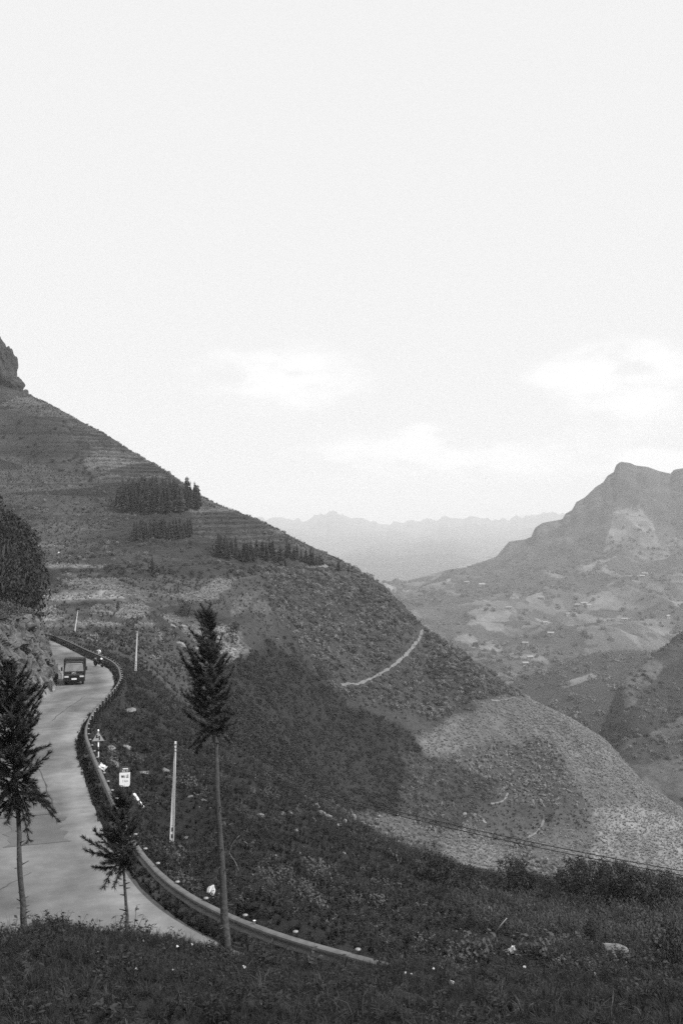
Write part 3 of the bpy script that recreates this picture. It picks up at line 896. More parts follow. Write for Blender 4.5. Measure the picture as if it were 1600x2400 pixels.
# ------------------------------------------------------------------ rock cut left of the road
FACE = []
def slab_mesh(seed):
    """angular block split along its bedding"""
    r = random.Random(seed)
    mb = MB(); mb.box((0, 0, 0), (r.uniform(.7, 1.3), r.uniform(.5, .9), r.uniform(.9, 1.9)))
    mb.v = [(x * r.uniform(.7, 1.15) + .25 * z, y * r.uniform(.7, 1.15), z * r.uniform(.75, 1.1)) for x, y, z in mb.v]
    me = bpy.data.meshes.new('rock'); me.from_pydata(mb.v, [], mb.f)
    bm = bmesh.new(); bm.from_mesh(me)
    bmesh.ops.triangulate(bm, faces=bm.faces)
    bmesh.ops.subdivide_edges(bm, edges=bm.edges, cuts=1)
    for v in bm.verts: v.co += Vector((r.gauss(0, .05), r.gauss(0, .05), r.gauss(0, .05)))
    bm.to_mesh(me); bm.free(); me.materials.append(M['rock'])
    return me
def build_cut():
    i0, i1 = station(58), station(165)
    idx = [i0 + 0.5 * k for k in range(2 * (i1 - i0) + 1)]
    nv = 40
    X = np.zeros((len(idx), nv)); Y = X.copy(); Z = X.copy(); A = X.copy()
    for a, i in enumerate(idx):
        for k in range(nv):
            h = 7.0 * (k / (nv - 1))
            X[a, k] = i * 0.5; Y[a, k] = h
    blk = cells((X + Y * 0.35) / 1.5, (Y - X * 0.12) / 1.1, 601)
    blk2 = cells((X + Y * 0.35) / 0.55, (Y - X * 0.12) / 0.45, 603)
    out = 1.25 * (blk - 0.5) + 0.5 * (blk2 - 0.5) + 0.7 * fbm(X / 5, Y / 5, 3, 605)
    hs = Y.copy(); st = X.copy()
    for a, i in enumerate(idx):
        for k in range(nv):
            h = hs[a, k]
            fade = min(1.0, 0.25 + h / 1.2)
            ii = int(i); ff = i - ii; jj = min(ii + 1, len(RL) - 1)
            s = -RW[ii] - 0.75 - h * 0.36 + out[a, k] * fade * 0.9
            p = (RL[ii] + RN[ii] * s) * (1 - ff) + (RL[jj] + RN[jj] * s) * ff
            X[a, k] = p[0]; Y[a, k] = p[1]; Z[a, k] = RZ[ii] * (1 - ff) + RZ[jj] * ff - 0.15 + h
    Z += 0
    o = grid_obj('rock_face', X, Y, Z, M['rock'], None)
    o.data.polygons.foreach_set('use_smooth', np.zeros(len(o.data.polygons), bool))
    FACE.append((X.ravel(), Y.ravel(), Z.ravel(), hs.ravel()))
    # loose angular blocks standing proud of the face
    r = random.Random(5)
    protos = [slab_mesh(40 + k) for k in range(8)] or [rock_mesh(40 + k, r.uniform(.35, .6), r.uniform(.35, .5), r.uniform(.6, 1.1), 2, 0.10, 0.4) for k in range(6)]
    for _ in range(90):
        i = r.randrange(station(66), station(150)); h = r.uniform(0.1, 6.6) if r.random() < 0.75 else r.uniform(0, 0.5)
        s = -RW[i] - 0.62 - h * 0.36 + r.uniform(-0.1, 0.1)
        put(r.choice(protos), 'rock', rpos(i, s, h), M['rock'], (r.uniform(-.25, .1), r.uniform(-.25, .25), math.atan2(RD[i][1], RD[i][0]) + r.uniform(-.3, .3)), r.uniform(0.45, 1.25), o)
build_cut()

# ------------------------------------------------------------------ guardrail
def build_rail():
    i0, i1 = station(24.2), station(171)
    root = empty('guardrail', rpos(i0, 0))
    tag(root, 'long galvanised steel guardrail curving along the outer edge of the road', 'guardrail')
    inv = Matrix.Translation(-root.location)
    prof = [(0.02, .755), (-.07, .74), (-.115, .715), (-.115, .665), (-.005, .615), (-.005, .565), (-.115, .515), (-.115, .465), (-.07, .435), (0.02, .425)]
    ring = prof + [(a + 0.012, b) for a, b in reversed(prof)]
    i = i0; r = random.Random(3)
    while i < i1:
        j = min(i + 8, i1)
        vs = []; fs = []
        nk = len(ring); off = r.uniform(-0.012, 0.012); tilt = r.uniform(-0.02, 0.02)
        rows = list(range(i, j + 1))
        for q in rows:
            ext = 0.0
            for a, b in ring:
                vs.append(inv @ rpos(q, a + off + tilt * (b - .58), b + off * 0.6))
        for q in range(len(rows) - 1):
            for k in range(nk):
                k2 = (k + 1) % nk
                fs.append((q * nk + k, q * nk + k2, (q + 1) * nk + k2, (q + 1) * nk + k))
        fs.append(tuple(range(nk - 1, -1, -1))); fs.append(tuple((len(rows) - 1) * nk + k for k in range(nk)))
        mesh_obj('beam', vs, fs, M['steel'], root)
        i = j
    pm = MB()
    pm.lathe([(.07, -1.0), (.07, .80), (.075, .80), (.075, .83), (.02, .845)], 8)
    post = pm.build('post', M['steel_post'], root, True)
    first = True
    for i in range(i0 + 2, i1, 4):
        o = post if first else post.copy()
        if not first: COL.objects.link(o); o.parent = root
        first = False
        o.location = inv @ rpos(i, 0.10, r.uniform(-0.02, 0.05)); o.rotation_euler = (r.uniform(-.03, .03), r.uniform(-.03, .03), 0)
build_rail()

# ------------------------------------------------------------------ lettering
def text_mesh(name, s, size, m, parent, loc, rot=(math.radians(90), 0, 0), depth=0.004, sx=1.0):
    cu = bpy.data.curves.new(name, 'FONT'); cu.body = s; cu.size = size; cu.align_x = 'CENTER'; cu.align_y = 'CENTER'; cu.extrude = depth
    cu.resolution_u = 2; cu.offset = 0.006 * size / 0.1 * 0.15
    to = bpy.data.objects.new('tmp', cu); COL.objects.link(to)
    dg = bpy.context.evaluated_depsgraph_get()
    me = bpy.data.meshes.new_from_object(to.evaluated_get(dg))
    bpy.data.objects.remove(to); bpy.data.curves.remove(cu)
    me.name = name; me.materials.clear(); me.materials.append(m)
    o = bpy.data.objects.new(name, me); COL.objects.link(o); o.parent = parent
    o.location = loc; o.rotation_euler = rot; o.scale = (sx, 1, 1)
    return o

# bend warning sign behind the rail
def bend_sign():
    d = 54.5; x = (231 - CX) / F * d; z0 = g(x, d) - 0.15
    top = -(1711 - CY) / F * d; bot = -(1737 - CY) / F * d
    root = empty('bend_sign', (x, d, z0)); root.rotation_euler = (0, 0, math.radians(10))
    tag(root, 'triangular double bend warning sign on a white and dark banded post behind the guardrail', 'road sign')
    H = top - z0; hb = bot - z0; w = (top - bot) / 0.866 * 0.5 * 1.06
    mb = MB(); hz = 0.16; k = 0
    while hz * k < hb + 0.25: k += 1
    p = MB().tube([(0, 0, -0.3), (0, 0, H + 0.03)], 0.04, 10).build('post', M['white'], root, True)
    bands = [(0.25, 0.55), (0.85, 1.12)]
    for a, b in bands:
        MB().tube([(0, 0, a), (0, 0, b)], 0.0425, 10).build('post_band', M['sign_red'], p, True)
    tri = [(-w, hb), (w, hb), (0, H - 0.02)]
    pan = MB().prism(tri, -0.075, -0.05).build('panel', M['sign_red'], root)
    cz = (hb * 2 + H) / 3
    inner = [(a * 0.86, cz + (b - cz) * 0.86) for a, b in tri]
    MB().prism(inner, -0.080, -0.0755).build('face', M['sign_grey'], pan)
    q = w / 0.33
    zig = [(-0.02, 0.19), (-0.10, 0.08), (-0.06, 0.055), (0.045, 0.085), (0.05, -0.03), (0.09, -0.03), (0.09, 0.0), (0.09, 0.13), (-0.015, 0.105), (0.02, 0.17)]
    zig = [(-.085, .20), (-.12, .05), (-.095, .03), (.03, .075), (.03, -.06), (.085, -.06), (.085, .15), (-.04, .10), (-.03, .19)]
    MB().prism([(a * q, cz - 0.055 * q + b * q) for a, b in reversed(zig)], -0.086, -0.0805).build('arrow', M['black'], pan)
bend_sign()

# milestone-shaped place sign
def place_sign():
    d = 45.0; x = (293 - CX) / F * d
    z0 = g(x, d); zb = -(1843 - CY) / F * d; zt = -(1796 - CY) / F * d
    root = empty('place_sign', (x, d, z0)); root.rotation_euler = (0, 0, math.radians(12))
    tag(root, 'white milestone-shaped place sign with dark rounded cap standing on two posts by the guardrail', 'road sign')
    b0, b1 = zb - z0, zt - z0
    h = b1 - b0; w = 0.245
    c = 0.055
    zc = b0 + h * 0.70
    poly = [(-w + c * .6, b0), (w - c * 1.2, b0), (w - .02, b0 + c * 1.4), (w, zc), (-w + .03, zc), (-w, zc - c * .7), (-w, b0 + c)]
    bd = MB().prism(poly, -0.03, 0.0).build('board', M['white'], root)
    cap = []
    for k in range(13):
        a = math.pi * k / 12
        cap.append((w * 0.96 * math.cos(a), zc + 0.002 + (b1 - zc) * (0.45 + 0.55 * math.sin(a)) if 0 < k < 12 else zc + 0.002))
    cp = MB().prism(cap, -0.03, 0.0).build('cap', M['sign_red'], root)
    MB().box((0.03, -0.034, zc + (b1 - zc) * 0.62), (0.24, 0.006, 0.042)).build('stripe', M['white'], cp)
    text_mesh('lettering', 'Km', 0.125, M['white'], cp, (-0.05, -0.034, zc + 0.065), sx=0.8)
    text_mesh('lettering', '17', 0.125, M['white'], cp, (0.11, -0.034, zc + 0.065), sx=0.8)
    text_mesh('lettering', 'MA', 0.185, M['black'], bd, (-0.075, -0.034, b0 + h * 0.50), sx=0.62)
    text_mesh('lettering', 'LÉ', 0.185, M['black'], bd, (0.115, -0.034, b0 + h * 0.50), sx=0.62)
    fp = mat('faded_paint', 0.5, 0.1, 4)
    text_mesh('lettering', '1', 0.15, fp, bd, (-0.08, -0.034, b0 + h * 0.28), sx=0.8)
    text_mesh('lettering', 'Km', 0.15, fp, bd, (0.06, -0.034, b0 + h * 0.28), sx=0.8)
    ch = MB()
    for a, b, s in ((-.19, b0 + .035, .05), (-.14, b0 + .045, .04), (-.09, b0 + .03, .045), (-.215, b0 + .07, .03)):
        ch.prism([(a - s, b - s * .4), (a + s * .4, b - s * .5), (a + s, b + s * .2), (a, b + s * .6), (a - s * .8, b + s * .3)], -0.033, -0.031)
    ch.build('flaked_paint', M['sign_red'], bd)
    for sx in (-0.17, 0.17):
        MB().tube([(sx, 0.035, -0.35), (sx, 0.035, b0 + h * 0.6)], 0.028, 8).build('post', M['black'], root, True)
place_sign()

# toppled marker post on the slope
def marker_post():
    a = hit(312, 1868, 44, 75); b = Vector((a.x + 0.85, a.y - 0.35, 0)); b.z = g(b.x, b.y) + 0.12; a = a + Vector((0, 0, 0.16))
    root = empty('marker_post', a)
    tag(root, 'toppled white marker post with dark bands lying on the slope beside the place sign', 'marker post')
    dv = b - a; L = dv.length; q = dv.to_track_quat('X', 'Z'); root.rotation_mode = 'QUATERNION'; root.rotation_quaternion = q
    L = 1.15
    o = MB().box((L * .5, 0, 0), (L, 0.17, 0.17)).build('shaft', M['white'], root); bevel(o, 0.015)
    for t, w_ in ((0.45, .06), (0.72, .05), (0.9, .04)):
        MB().box((L * t, 0, 0), (w_, 0.178, 0.178)).build('band', M['black'], root)
    o = MB().box((L * .17, 0, 0.0), (L * .3, 0.215, 0.2)).build('foot', M['concrete'], root); bevel(o, 0.02)
marker_post()

# ------------------------------------------------------------------ utility poles and cables
def utility_pole(px, py_base, py_top, d, label, lean=0.0, slots=True):
    x = (px - CX) / F * d
    z0 = g(x, d) - 0.3
    top = -(py_top - CY) / F * d
    H = top - z0
    root = empty('utility_pole', (x, d, z0)); root.rotation_euler = (0, lean, math.radians(4))
    tag(root, label, 'utility pole', 'concrete utility poles below the road')
    hs = 0.25 * H if slots else 0
    wb, wt_ = 0.125, 0.045
    def wat(z): return wb + (wt_ - wb) * z / H
    vs = []; fs = []
    mb = MB()
    def seg(z0_, z1_, x0a, x1a, x0b, x1b, ya, yb):
        mb.add([(x0a, -ya, z0_), (x1a, -ya, z0_), (x1a, ya, z0_), (x0a, ya, z0_), (x0b, -yb, z1_), (x1b, -yb, z1_), (x1b, yb, z1_), (x0b, yb, z1_)],
               [(0, 3, 2, 1), (4, 5, 6, 7), (0, 1, 5, 4), (1, 2, 6, 5), (2, 3, 7, 6), (3, 0, 4, 7)])
    zs = hs + 0.35
    w0, w1 = wat(zs), wat(H)
    seg(zs, H, -w0, w0, -w1, w1, w0 * .8, w1 * .8)
    if slots:
        for sx in (-1, 1):
            a0, a1 = wat(0), wat(zs)
            seg(-0.2, zs - .001, sx * a0 if sx < 0 else a0 * .5, -a0 * .5 if sx < 0 else a0, sx * a1 if sx < 0 else a1 * .5, -a1 * .5 if sx < 0 else a1, a0 * .8, a1 * .8)
        nr = 6
        for k in range(nr):
            z_ = 0.1 + (zs - 0.15) * k / (nr - 1) - 0.02
            w_ = wat(z_) * .5 + .001
            mb.box((0, 0, z_), (2 * w_, wat(z_) * 1.5, 0.10))
    else:
        seg(-0.2, zs - .001, -wat(0), wat(0), -w0, w0, wat(0) * .8, w0 * .8)
    mb.build('shaft', M['concrete'], root)
    arm = MB().box((0, -0.07, H - 0.12), (0.16, 0.03, 0.04)).build('bracket', M['steel_post'], root)
    return root, Vector((x, d, top))
pole_a, ptop = utility_pole(401, 1976, 1738, 52.0, 'tall white concrete pole with slotted foot standing right of the place sign', math.radians(2.2))
utility_pole(318, 1572, 1480, 140.0, 'thin white concrete pole on the grassy slope beyond the outer road bend', math.radians(2.5))
utility_pole(173, 1496, 1430, 196.0, 'farthest white leaning pole in front of the pale grass terraces', math.radians(8))

def cable(name, label, off, dy):
    # sight-line fit: the span runs from the slotted pole to the right and a little nearer
    pts = []
    xe, ye = 26.0, 33.0
    x0, y0 = ptop.x + 0.15, ptop.y
    targ = [(410, 1752), (584, 1807), (683, 1840), (802, 1868), (997, 1918), (1259, 1974), (1600, 2043)]
    us = []; zs = []
    for px, py in targ:
        # intersection of bearing with the plan line
        k = (px - CX) / F
        u = (k * y0 - x0) / ((xe - x0) - k * (ye - y0))
        y = y0 + (ye - y0) * u
        us.append(u); zs.append(-(py - CY) / F * y)
    co = np.polyfit(us, zs, 2)
    for u in np.linspace(0.0, 1.0, 60):
        pts.append((x0 + (xe - x0) * u, y0 + (ye - y0) * u + dy, np.polyval(co, u) + off))
    o = MB().tube(pts, 0.019, 5).build(name, M['cable'], None, True)
    tag(o, label, 'cable', 'power cables crossing the gully')
cable('power_cable', 'upper of two dark power cables running right from the slotted pole', 0.0, 0.0)
cable('power_cable', 'lower of two dark power cables running right from the slotted pole', -0.16, -0.05)
# ------------------------------------------------------------------ truck
def build_truck():
    i = station(96.5)
    p = rpos(i, -4.35, 0.06)
    t = -RD[i]                       # towards the camera, down the picture
    fwd = Vector((t[0] if RD[i][1] > 0 else -t[0], t[1] if RD[i][1] > 0 else -t[1], 0))
    if fwd.y > 0: fwd = -fwd
    ang = math.atan2(fwd.x, -fwd.y)
    root = empty('truck', p); root.rotation_euler = (math.radians(-3.5), 0, ang)
    tag(root, 'dark light-duty truck driving towards the camera round the bend', 'truck')
    paint = mat('truck_paint', 0.016, 0.15, 3, rough=0.5, spec=0.2)
    glass = mat('truck_glass', 0.22, 0.5, 1.0, rough=0.12, spec=0.8, metal=0.35)
    trim = mat('truck_trim', 0.015, 0.1, 3, rough=0.7)
    lamp = mat('truck_lamp', 0.62, 0.1, 12, rough=0.25, spec=0.6)
    tyre = mat('truck_tyre', 0.018, 0.2, 6, rough=0.9)
    rim = mat('truck_rim', 0.22, 0.2, 6, rough=0.5, metal=0.4)
    W = 0.96
    # cab: side profile (y forward negative, z) widened across x
    def loft(prof, w0, w1, zsplit):
        vs = []; n = len(prof)
        for s in (-1, 1):
            for y, z in prof:
                w = w0 if z < zsplit else w0 + (w1 - w0) * (z - zsplit) / 0.9
                vs.append((s * w, y, z))
        fs = [tuple(range(n)), tuple(range(2 * n - 1, n - 1, -1))]
        for k in range(n):
            j = (k + 1) % n
            fs.append((k, k + n, j + n, j))
        return vs, fs
    prof = [(-2.75, .52), (-2.80, .85), (-2.78, 1.25), (-2.50, 2.02), (-2.36, 2.12), (-1.25, 2.14), (-1.22, .52)]
    cab = MB(); cab.add(*loft(prof, W, W * .88, 1.25)); cab = cab.build('cab', paint, root); bevel(cab, 0.04)
    # windscreen plane follows the sloping front
    def front(z): return -2.78 + (z - 1.25) / 0.77 * 0.28
    def quad(name, x0, x1, z0, z1, m, par, off=0.012, k=0.93):
        w0 = 1 - (z0 - 1.25) / .9 * .12 if z0 > 1.25 else 1; w1 = 1 - (z1 - 1.25) / .9 * .12 if z1 > 1.25 else 1
        vs = [(x0 * w0, front(z0) - off, z0), (x1 * w0, front(z0) - off, z0), (x1 * w1, front(z1) - off, z1), (x0 * w1, front(z1) - off, z1)]
        vs += [(a, b + off * .8, c) for a, b, c in vs]
        return mesh_obj(name, vs, [(0, 1, 2, 3), (7, 6, 5, 4), (0, 4, 5, 1), (1, 5, 6, 2), (2, 6, 7, 3), (3, 7, 4, 0)], m, par)
    ws = quad('windscreen', -.86, .86, 1.30, 1.93, glass, root)
    quad('sun_visor', -.82, .82, 1.955, 2.02, mat('visor', 0.3, 0.1, 4, rough=0.5), root, 0.05)
    for sx in (-.45, .2):
        MB().tube([(sx, -2.79, 1.30), (sx + .35, -2.70, 1.52)], 0.008, 5).build('wiper', trim, ws)
    gr = MB().box((0, -2.805, 0.98), (1.5, 0.03, 0.16)).build('grille', trim, root)
    for k in range(3):
        MB().box((0, -2.825, 0.94 + k * .045), (1.4, 0.01, 0.014)).build('slat', rim, gr)
    text_mesh('lettering', 'JAC', 0.20, mat('badge', 0.7, 0.05, 4, rough=0.4), root, (0, -2.81, 1.16), sx=1.25)
    MB().lathe([(.055, 0), (.055, .012)], 12, Matrix.Translation((0, -2.83, 0.99)) @ Matrix.Rotation(math.radians(90), 4, 'X')).build('badge', rim, root)
    for sx in (-1, 1):
        h = MB().box((sx * .70, -2.80, .80), (.42, .08, .17)).build('headlight', lamp, root); bevel(h, 0.03)
        MB().box((sx * .88, -2.78, .81), (.10, .09, .13)).build('indicator', rim, h)
        f = MB().box((sx * .66, -2.87, .47), (.16, .04, .08)).build('fog_light', lamp, root)
    bp = MB().box((0, -2.80, .52), (1.98, .22, .34)).build('bumper', paint, root); bevel(bp, 0.04)
    pl = MB().box((0, -2.925, .60), (.46, .015, .15)).build('number_plate', M['white'], root)
    MB().box((0, -2.935, .60), (.34, .004, .012)).build('plate_line', M['black'], pl)
    for sx in (-1, 1):
        d_ = MB().box((sx * (W + .004), -1.95, 1.0), (.03, 1.0, .86)).build('door', paint, root)
        MB().box((sx * (W + .025), -1.6, 1.12), (.03, .14, .035)).build('handle', trim, d_)
        MB().add([(sx * (W - .005), -2.6, 1.36), (sx * (W - .005), -1.5, 1.36), (sx * (W - .075), -1.5, 1.92), (sx * (W - .075), -2.42, 1.92)], [(0, 1, 2, 3)]).build('side_window', glass, d_)
        mi = MB().box((sx * (W + .17), -2.72, 1.55), (.16, .06, .36)).build('mirror', trim, root); bevel(mi, 0.02)
        MB().tube([(sx * (W - .03), -2.6, 1.80), (sx * (W + .15), -2.70, 1.75)], .015, 5).build('mirror_arm', trim, mi)
    # load bed with boarded sides, head board and hoops
    bed = MB().box((0, .95, .80), (1.98, 4.0, .12)).build('load_bed', trim, root)
    for sx in (-1, 1):
        sd = MB().box((sx * .985, .95, 1.16), (.04, 4.0, .60)).build('side_board', paint, bed)
        MB().box((sx * .985, .95, 2.20), (.05, 4.0, .05)).build('top_rail', paint, bed)
        for y in (-.95, 0, .95, 1.9, 2.85):
            MB().box((sx * .985, y, 1.82), (.045, .045, .72)).build('stake', paint, bed)
    MB().box((0, -1.03, 1.5), (1.98, .04, 1.22)).build('head_board', paint, bed)
    MB().box((0, -1.03, 2.26), (2.0, .07, .09)).build('head_rail', paint, bed)
    MB().box((0, 2.95, 1.16), (1.98, .04, .60)).build('tail_board', paint, bed)
    tp = MB().box((0, .98, 1.80), (1.90, 3.9, .72)).build('tarpaulin', trim, bed); bevel(tp, .06)
    MB().box((0, .2, .55), (.8, 5.2, .18)).build('chassis', trim, root)
    R = Matrix.Rotation(math.radians(90), 4, 'Y')
    for sx in (-1, 1):
        for y in (-2.0, 1.7):
            w_ = empty('wheel', (sx * .78, y, .39)); w_.parent = root
            MB().lathe([(.22, -.11), (.36, -.11), (.39, -.07), (.39, .07), (.36, .11), (.22, .11)], 20, R).build('tyre', tyre, w_, True)
            MB().lathe([(.22, -.07), (.20, .0), (.22, .07)], 14, R).build('rim', rim, w_)
build_truck()

# ------------------------------------------------------------------ parked motorcycle
def build_motorcycle():
    i = station(111.5); p = rpos(i, -1.25, 0.05)
    root = empty('motorcycle', p); root.rotation_euler = (0, math.radians(7), math.atan2(RD[i][1], RD[i][0]) + math.pi / 2 + .5)
    tag(root, 'dark motorcycle parked against the guardrail on the outer bend', 'motorcycle')
    body = mat('motorcycle_paint', 0.03, 0.2, 6, rough=0.35); rub = mat('motorcycle_tyre', 0.02, 0.1, 6); chrome = mat('motorcycle_metal', 0.4, 0.1, 6, rough=0.35, metal=0.6)
    R = Matrix.Rotation(math.radians(90), 4, 'Y')
    for y in (-.62, .62):
        w_ = empty('wheel', (0, y, .29)); w_.parent = root
        MB().lathe([(.22, -.04), (.28, -.04), (.295, 0), (.28, .04), (.22, .04)], 20, R).build('tyre', rub, w_, True)
        MB().lathe([(.225, -.02), (.06, -.05), (.06, .05), (.225, .02)], 14, R).build('rim', chrome, w_)
    MB().tube([(0, -.62, .29), (0, -.42, .75), (0, -.36, .98)], [.035, .035, .03], 8).build('fork', chrome, root, True)
    MB().tube([(0, -.40, .72), (0, -.2, .42), (0, .2, .40), (0, .35, .62), (0, .7, .68)], [.10, .13, .14, .12, .07], 10).build('body', body, root, True)
    MB().tube([(0, -.1, .70), (0, .15, .76), (0, .55, .80), (0, .72, .80)], [.08, .12, .12, .06], 10).build('seat', rub, root, True)
    MB().tube([(-.33, -.30, 1.02), (-.15, -.36, 1.0), (.15, -.36, 1.0), (.33, -.30, 1.02)], .02, 8).build('handlebar', rub, root, True)
    MB().lathe([(.03, -.07), (.09, -.03), (.10, .05), (.03, .07)], 12, Matrix.Translation((0, -.46, .90)) @ Matrix.Rotation(math.radians(90), 4, 'X')).build('headlight', M['white'], root, True)
    MB().tube([(0.13, .1, .3), (0.15, .7, .36)], [.04, .05], 8).build('exhaust', chrome, root, True)
    for sx in (-1, 1):
        MB().tube([(sx * .2, -.34, 1.02), (sx * .26, -.33, 1.18)], .008, 5).build('mirror_stalk', rub, root)
        MB().lathe([(.045, -.01), (.045, .01)], 10, Matrix.Translation((sx * .27, -.33, 1.21)) @ Matrix.Rotation(math.radians(90), 4, 'X')).build('mirror', rub, root)
    MB().tube([(0, -.92, .34), (0, -.8, .56), (0, -.62, .62), (0, -.45, .56)], [.05, .07, .07, .05], 6).build('front_mudguard', body, root, True)
    MB().tube([(0, .45, .60), (0, .75, .62), (0, .92, .45)], [.07, .07, .05], 6).build('rear_mudguard', body, root, True)
build_motorcycle()
h_ = None
def helmet():
    i = station(111.0); p = rpos(i, -1.05, 0.92)
    o = MB().lathe([(.10, -.10), (.135, -.02), (.13, .06), (.09, .12), (.03, .145)], 16).build('helmet', M['white'], None, True)
    o.location = p
    tag(o, 'white helmet resting on the parked motorcycle', 'helmet')
helmet()

# ------------------------------------------------------------------ person beyond the rail
def skin_fig(name, joints, edges, m, parent, root_i=0, sub=1):
    me = bpy.data.meshes.new(name)
    me.from_pydata([j[0] for j in joints], edges, [])
    o = bpy.data.objects.new(name, me); COL.objects.link(o)
    md = o.modifiers.new('skin', 'SKIN'); md.use_smooth_shade = True
    for k, j in enumerate(joints):
        sv = me.skin_vertices[0].data[k]
        sv.radius = j[1] if hasattr(j[1], '__len__') else (j[1], j[1]); sv.use_root = (k == root_i)
    s = o.modifiers.new('sub', 'SUBSURF'); s.levels = sub; s.render_levels = sub
    dg = bpy.context.evaluated_depsgraph_get()
    me2 = bpy.data.meshes.new_from_object(o.evaluated_get(dg))
    bpy.data.objects.remove(o)
    me2.name = name; me2.materials.clear(); me2.materials.append(m)
    o = bpy.data.objects.new(name, me2); COL.objects.link(o); o.parent = parent
    return o
def build_person():
    d = 121.0; x = (232 - CX) / F * d
    z = -(1519 - CY) / F * d - 1.64
    root = empty('person', (x, d, z)); root.rotation_euler = (0, 0, math.radians(160))
    tag(root, 'person in a white shirt standing beyond the guardrail with one arm held out', 'person')
    skin = mat('skin', 0.28, 0.1, 8, rough=0.6); cloth = mat('white_shirt', 0.82, 0.06, 10); dark = mat('dark_trousers', 0.04, 0.2, 8); hair = mat('black_hair', 0.012, 0.2, 20)
    J = [((0, 0, .92), (.15, .11)), ((0, 0, 1.15), (.14, .10)), ((0, -.01, 1.34), (.16, .10)), ((0, -.01, 1.43), (.055, .055)), ((0, -.02, 1.50), (.06, .065)), ((0, -.03, 1.57), (.078, .092)), ((0, -.02, 1.63), (.06, .075)),
         ((.19, 0, 1.36), .055), ((.40, -.03, 1.22), .043), ((.58, -.16, 1.14), .032), ((.65, -.22, 1.12), (.035, .018)), ((.72, -.28, 1.11), .011), ((.70, -.30, 1.13), .010), ((.69, -.24, 1.07), .010), ((.66, -.27, 1.10), .010), ((.62, -.24, 1.16), .011),
         ((-.19, 0, 1.36), .055), ((-.27, .02, 1.10), .043), ((-.26, -.06, .87), .032), ((-.26, -.08, .79), (.018, .035)), ((-.26, -.10, .70), .011), ((-.26, -.06, .70), .010), ((-.26, -.12, .72), .010), ((-.25, -.03, .71), .009), ((-.24, -.13, .78), .011),
         ((.10, 0, .84), .085), ((.11, -.02, .48), .056), ((.12, .01, .10), .038), ((.12, -.10, .04), (.042, .03)), ((.12, -.16, .03), .03),
         ((-.10, 0, .84), .085), ((-.12, -.01, .48), .056), ((-.13, .02, .10), .038), ((-.13, -.09, .04), (.042, .03)), ((-.13, -.15, .03), .03)]
    E = [(0, 1), (1, 2), (2, 3), (3, 4), (4, 5), (5, 6), (2, 7), (7, 8), (8, 9), (9, 10), (10, 11), (10, 12), (10, 13), (10, 14), (9, 15), (2, 16), (16, 17), (17, 18), (18, 19), (19, 20), (19, 21), (19, 22), (19, 23), (18, 24),
         (0, 25), (25, 26), (26, 27), (27, 28), (28, 29), (0, 30), (30, 31), (31, 32), (32, 33), (33, 34)]
    skin_fig('body', J, E, skin, root)
    S = [((0, 0, .84), (.175, .135)), ((0, 0, 1.15), (.165, .125)), ((0, -.01, 1.34), (.18, .125)), ((0, -.01, 1.405), (.075, .07)), ((.19, 0, 1.365), .08), ((.30, -.015, 1.29), .068), ((.40, -.03, 1.22), .062), ((-.19, 0, 1.365), .08), ((-.235, .01, 1.23), .068), ((-.268, .02, 1.10), .062)]
    skin_fig('shirt', S, [(0, 1), (1, 2), (2, 3), (2, 4), (4, 5), (5, 6), (2, 7), (7, 8), (8, 9)], cloth, root)
    T = [((0, 0, .95), (.165, .125)), ((0, 0, .88), (.16, .125)), ((.10, 0, .80), .10), ((.11, -.02, .48), .078), ((.12, .01, .12), .062), ((-.10, 0, .80), .10), ((-.12, -.01, .48), .078), ((-.13, .02, .12), .062)]
    skin_fig('trousers', T, [(0, 1), (1, 2), (2, 3), (3, 4), (1, 5), (5, 6), (6, 7)], dark, root)
    skin_fig('hair', [((0, .02, 1.53), (.07, .06)), ((0, .01, 1.60), (.088, .095)), ((0, -.01, 1.655), (.06, .075))], [(0, 1), (1, 2)], hair, root)
build_person()

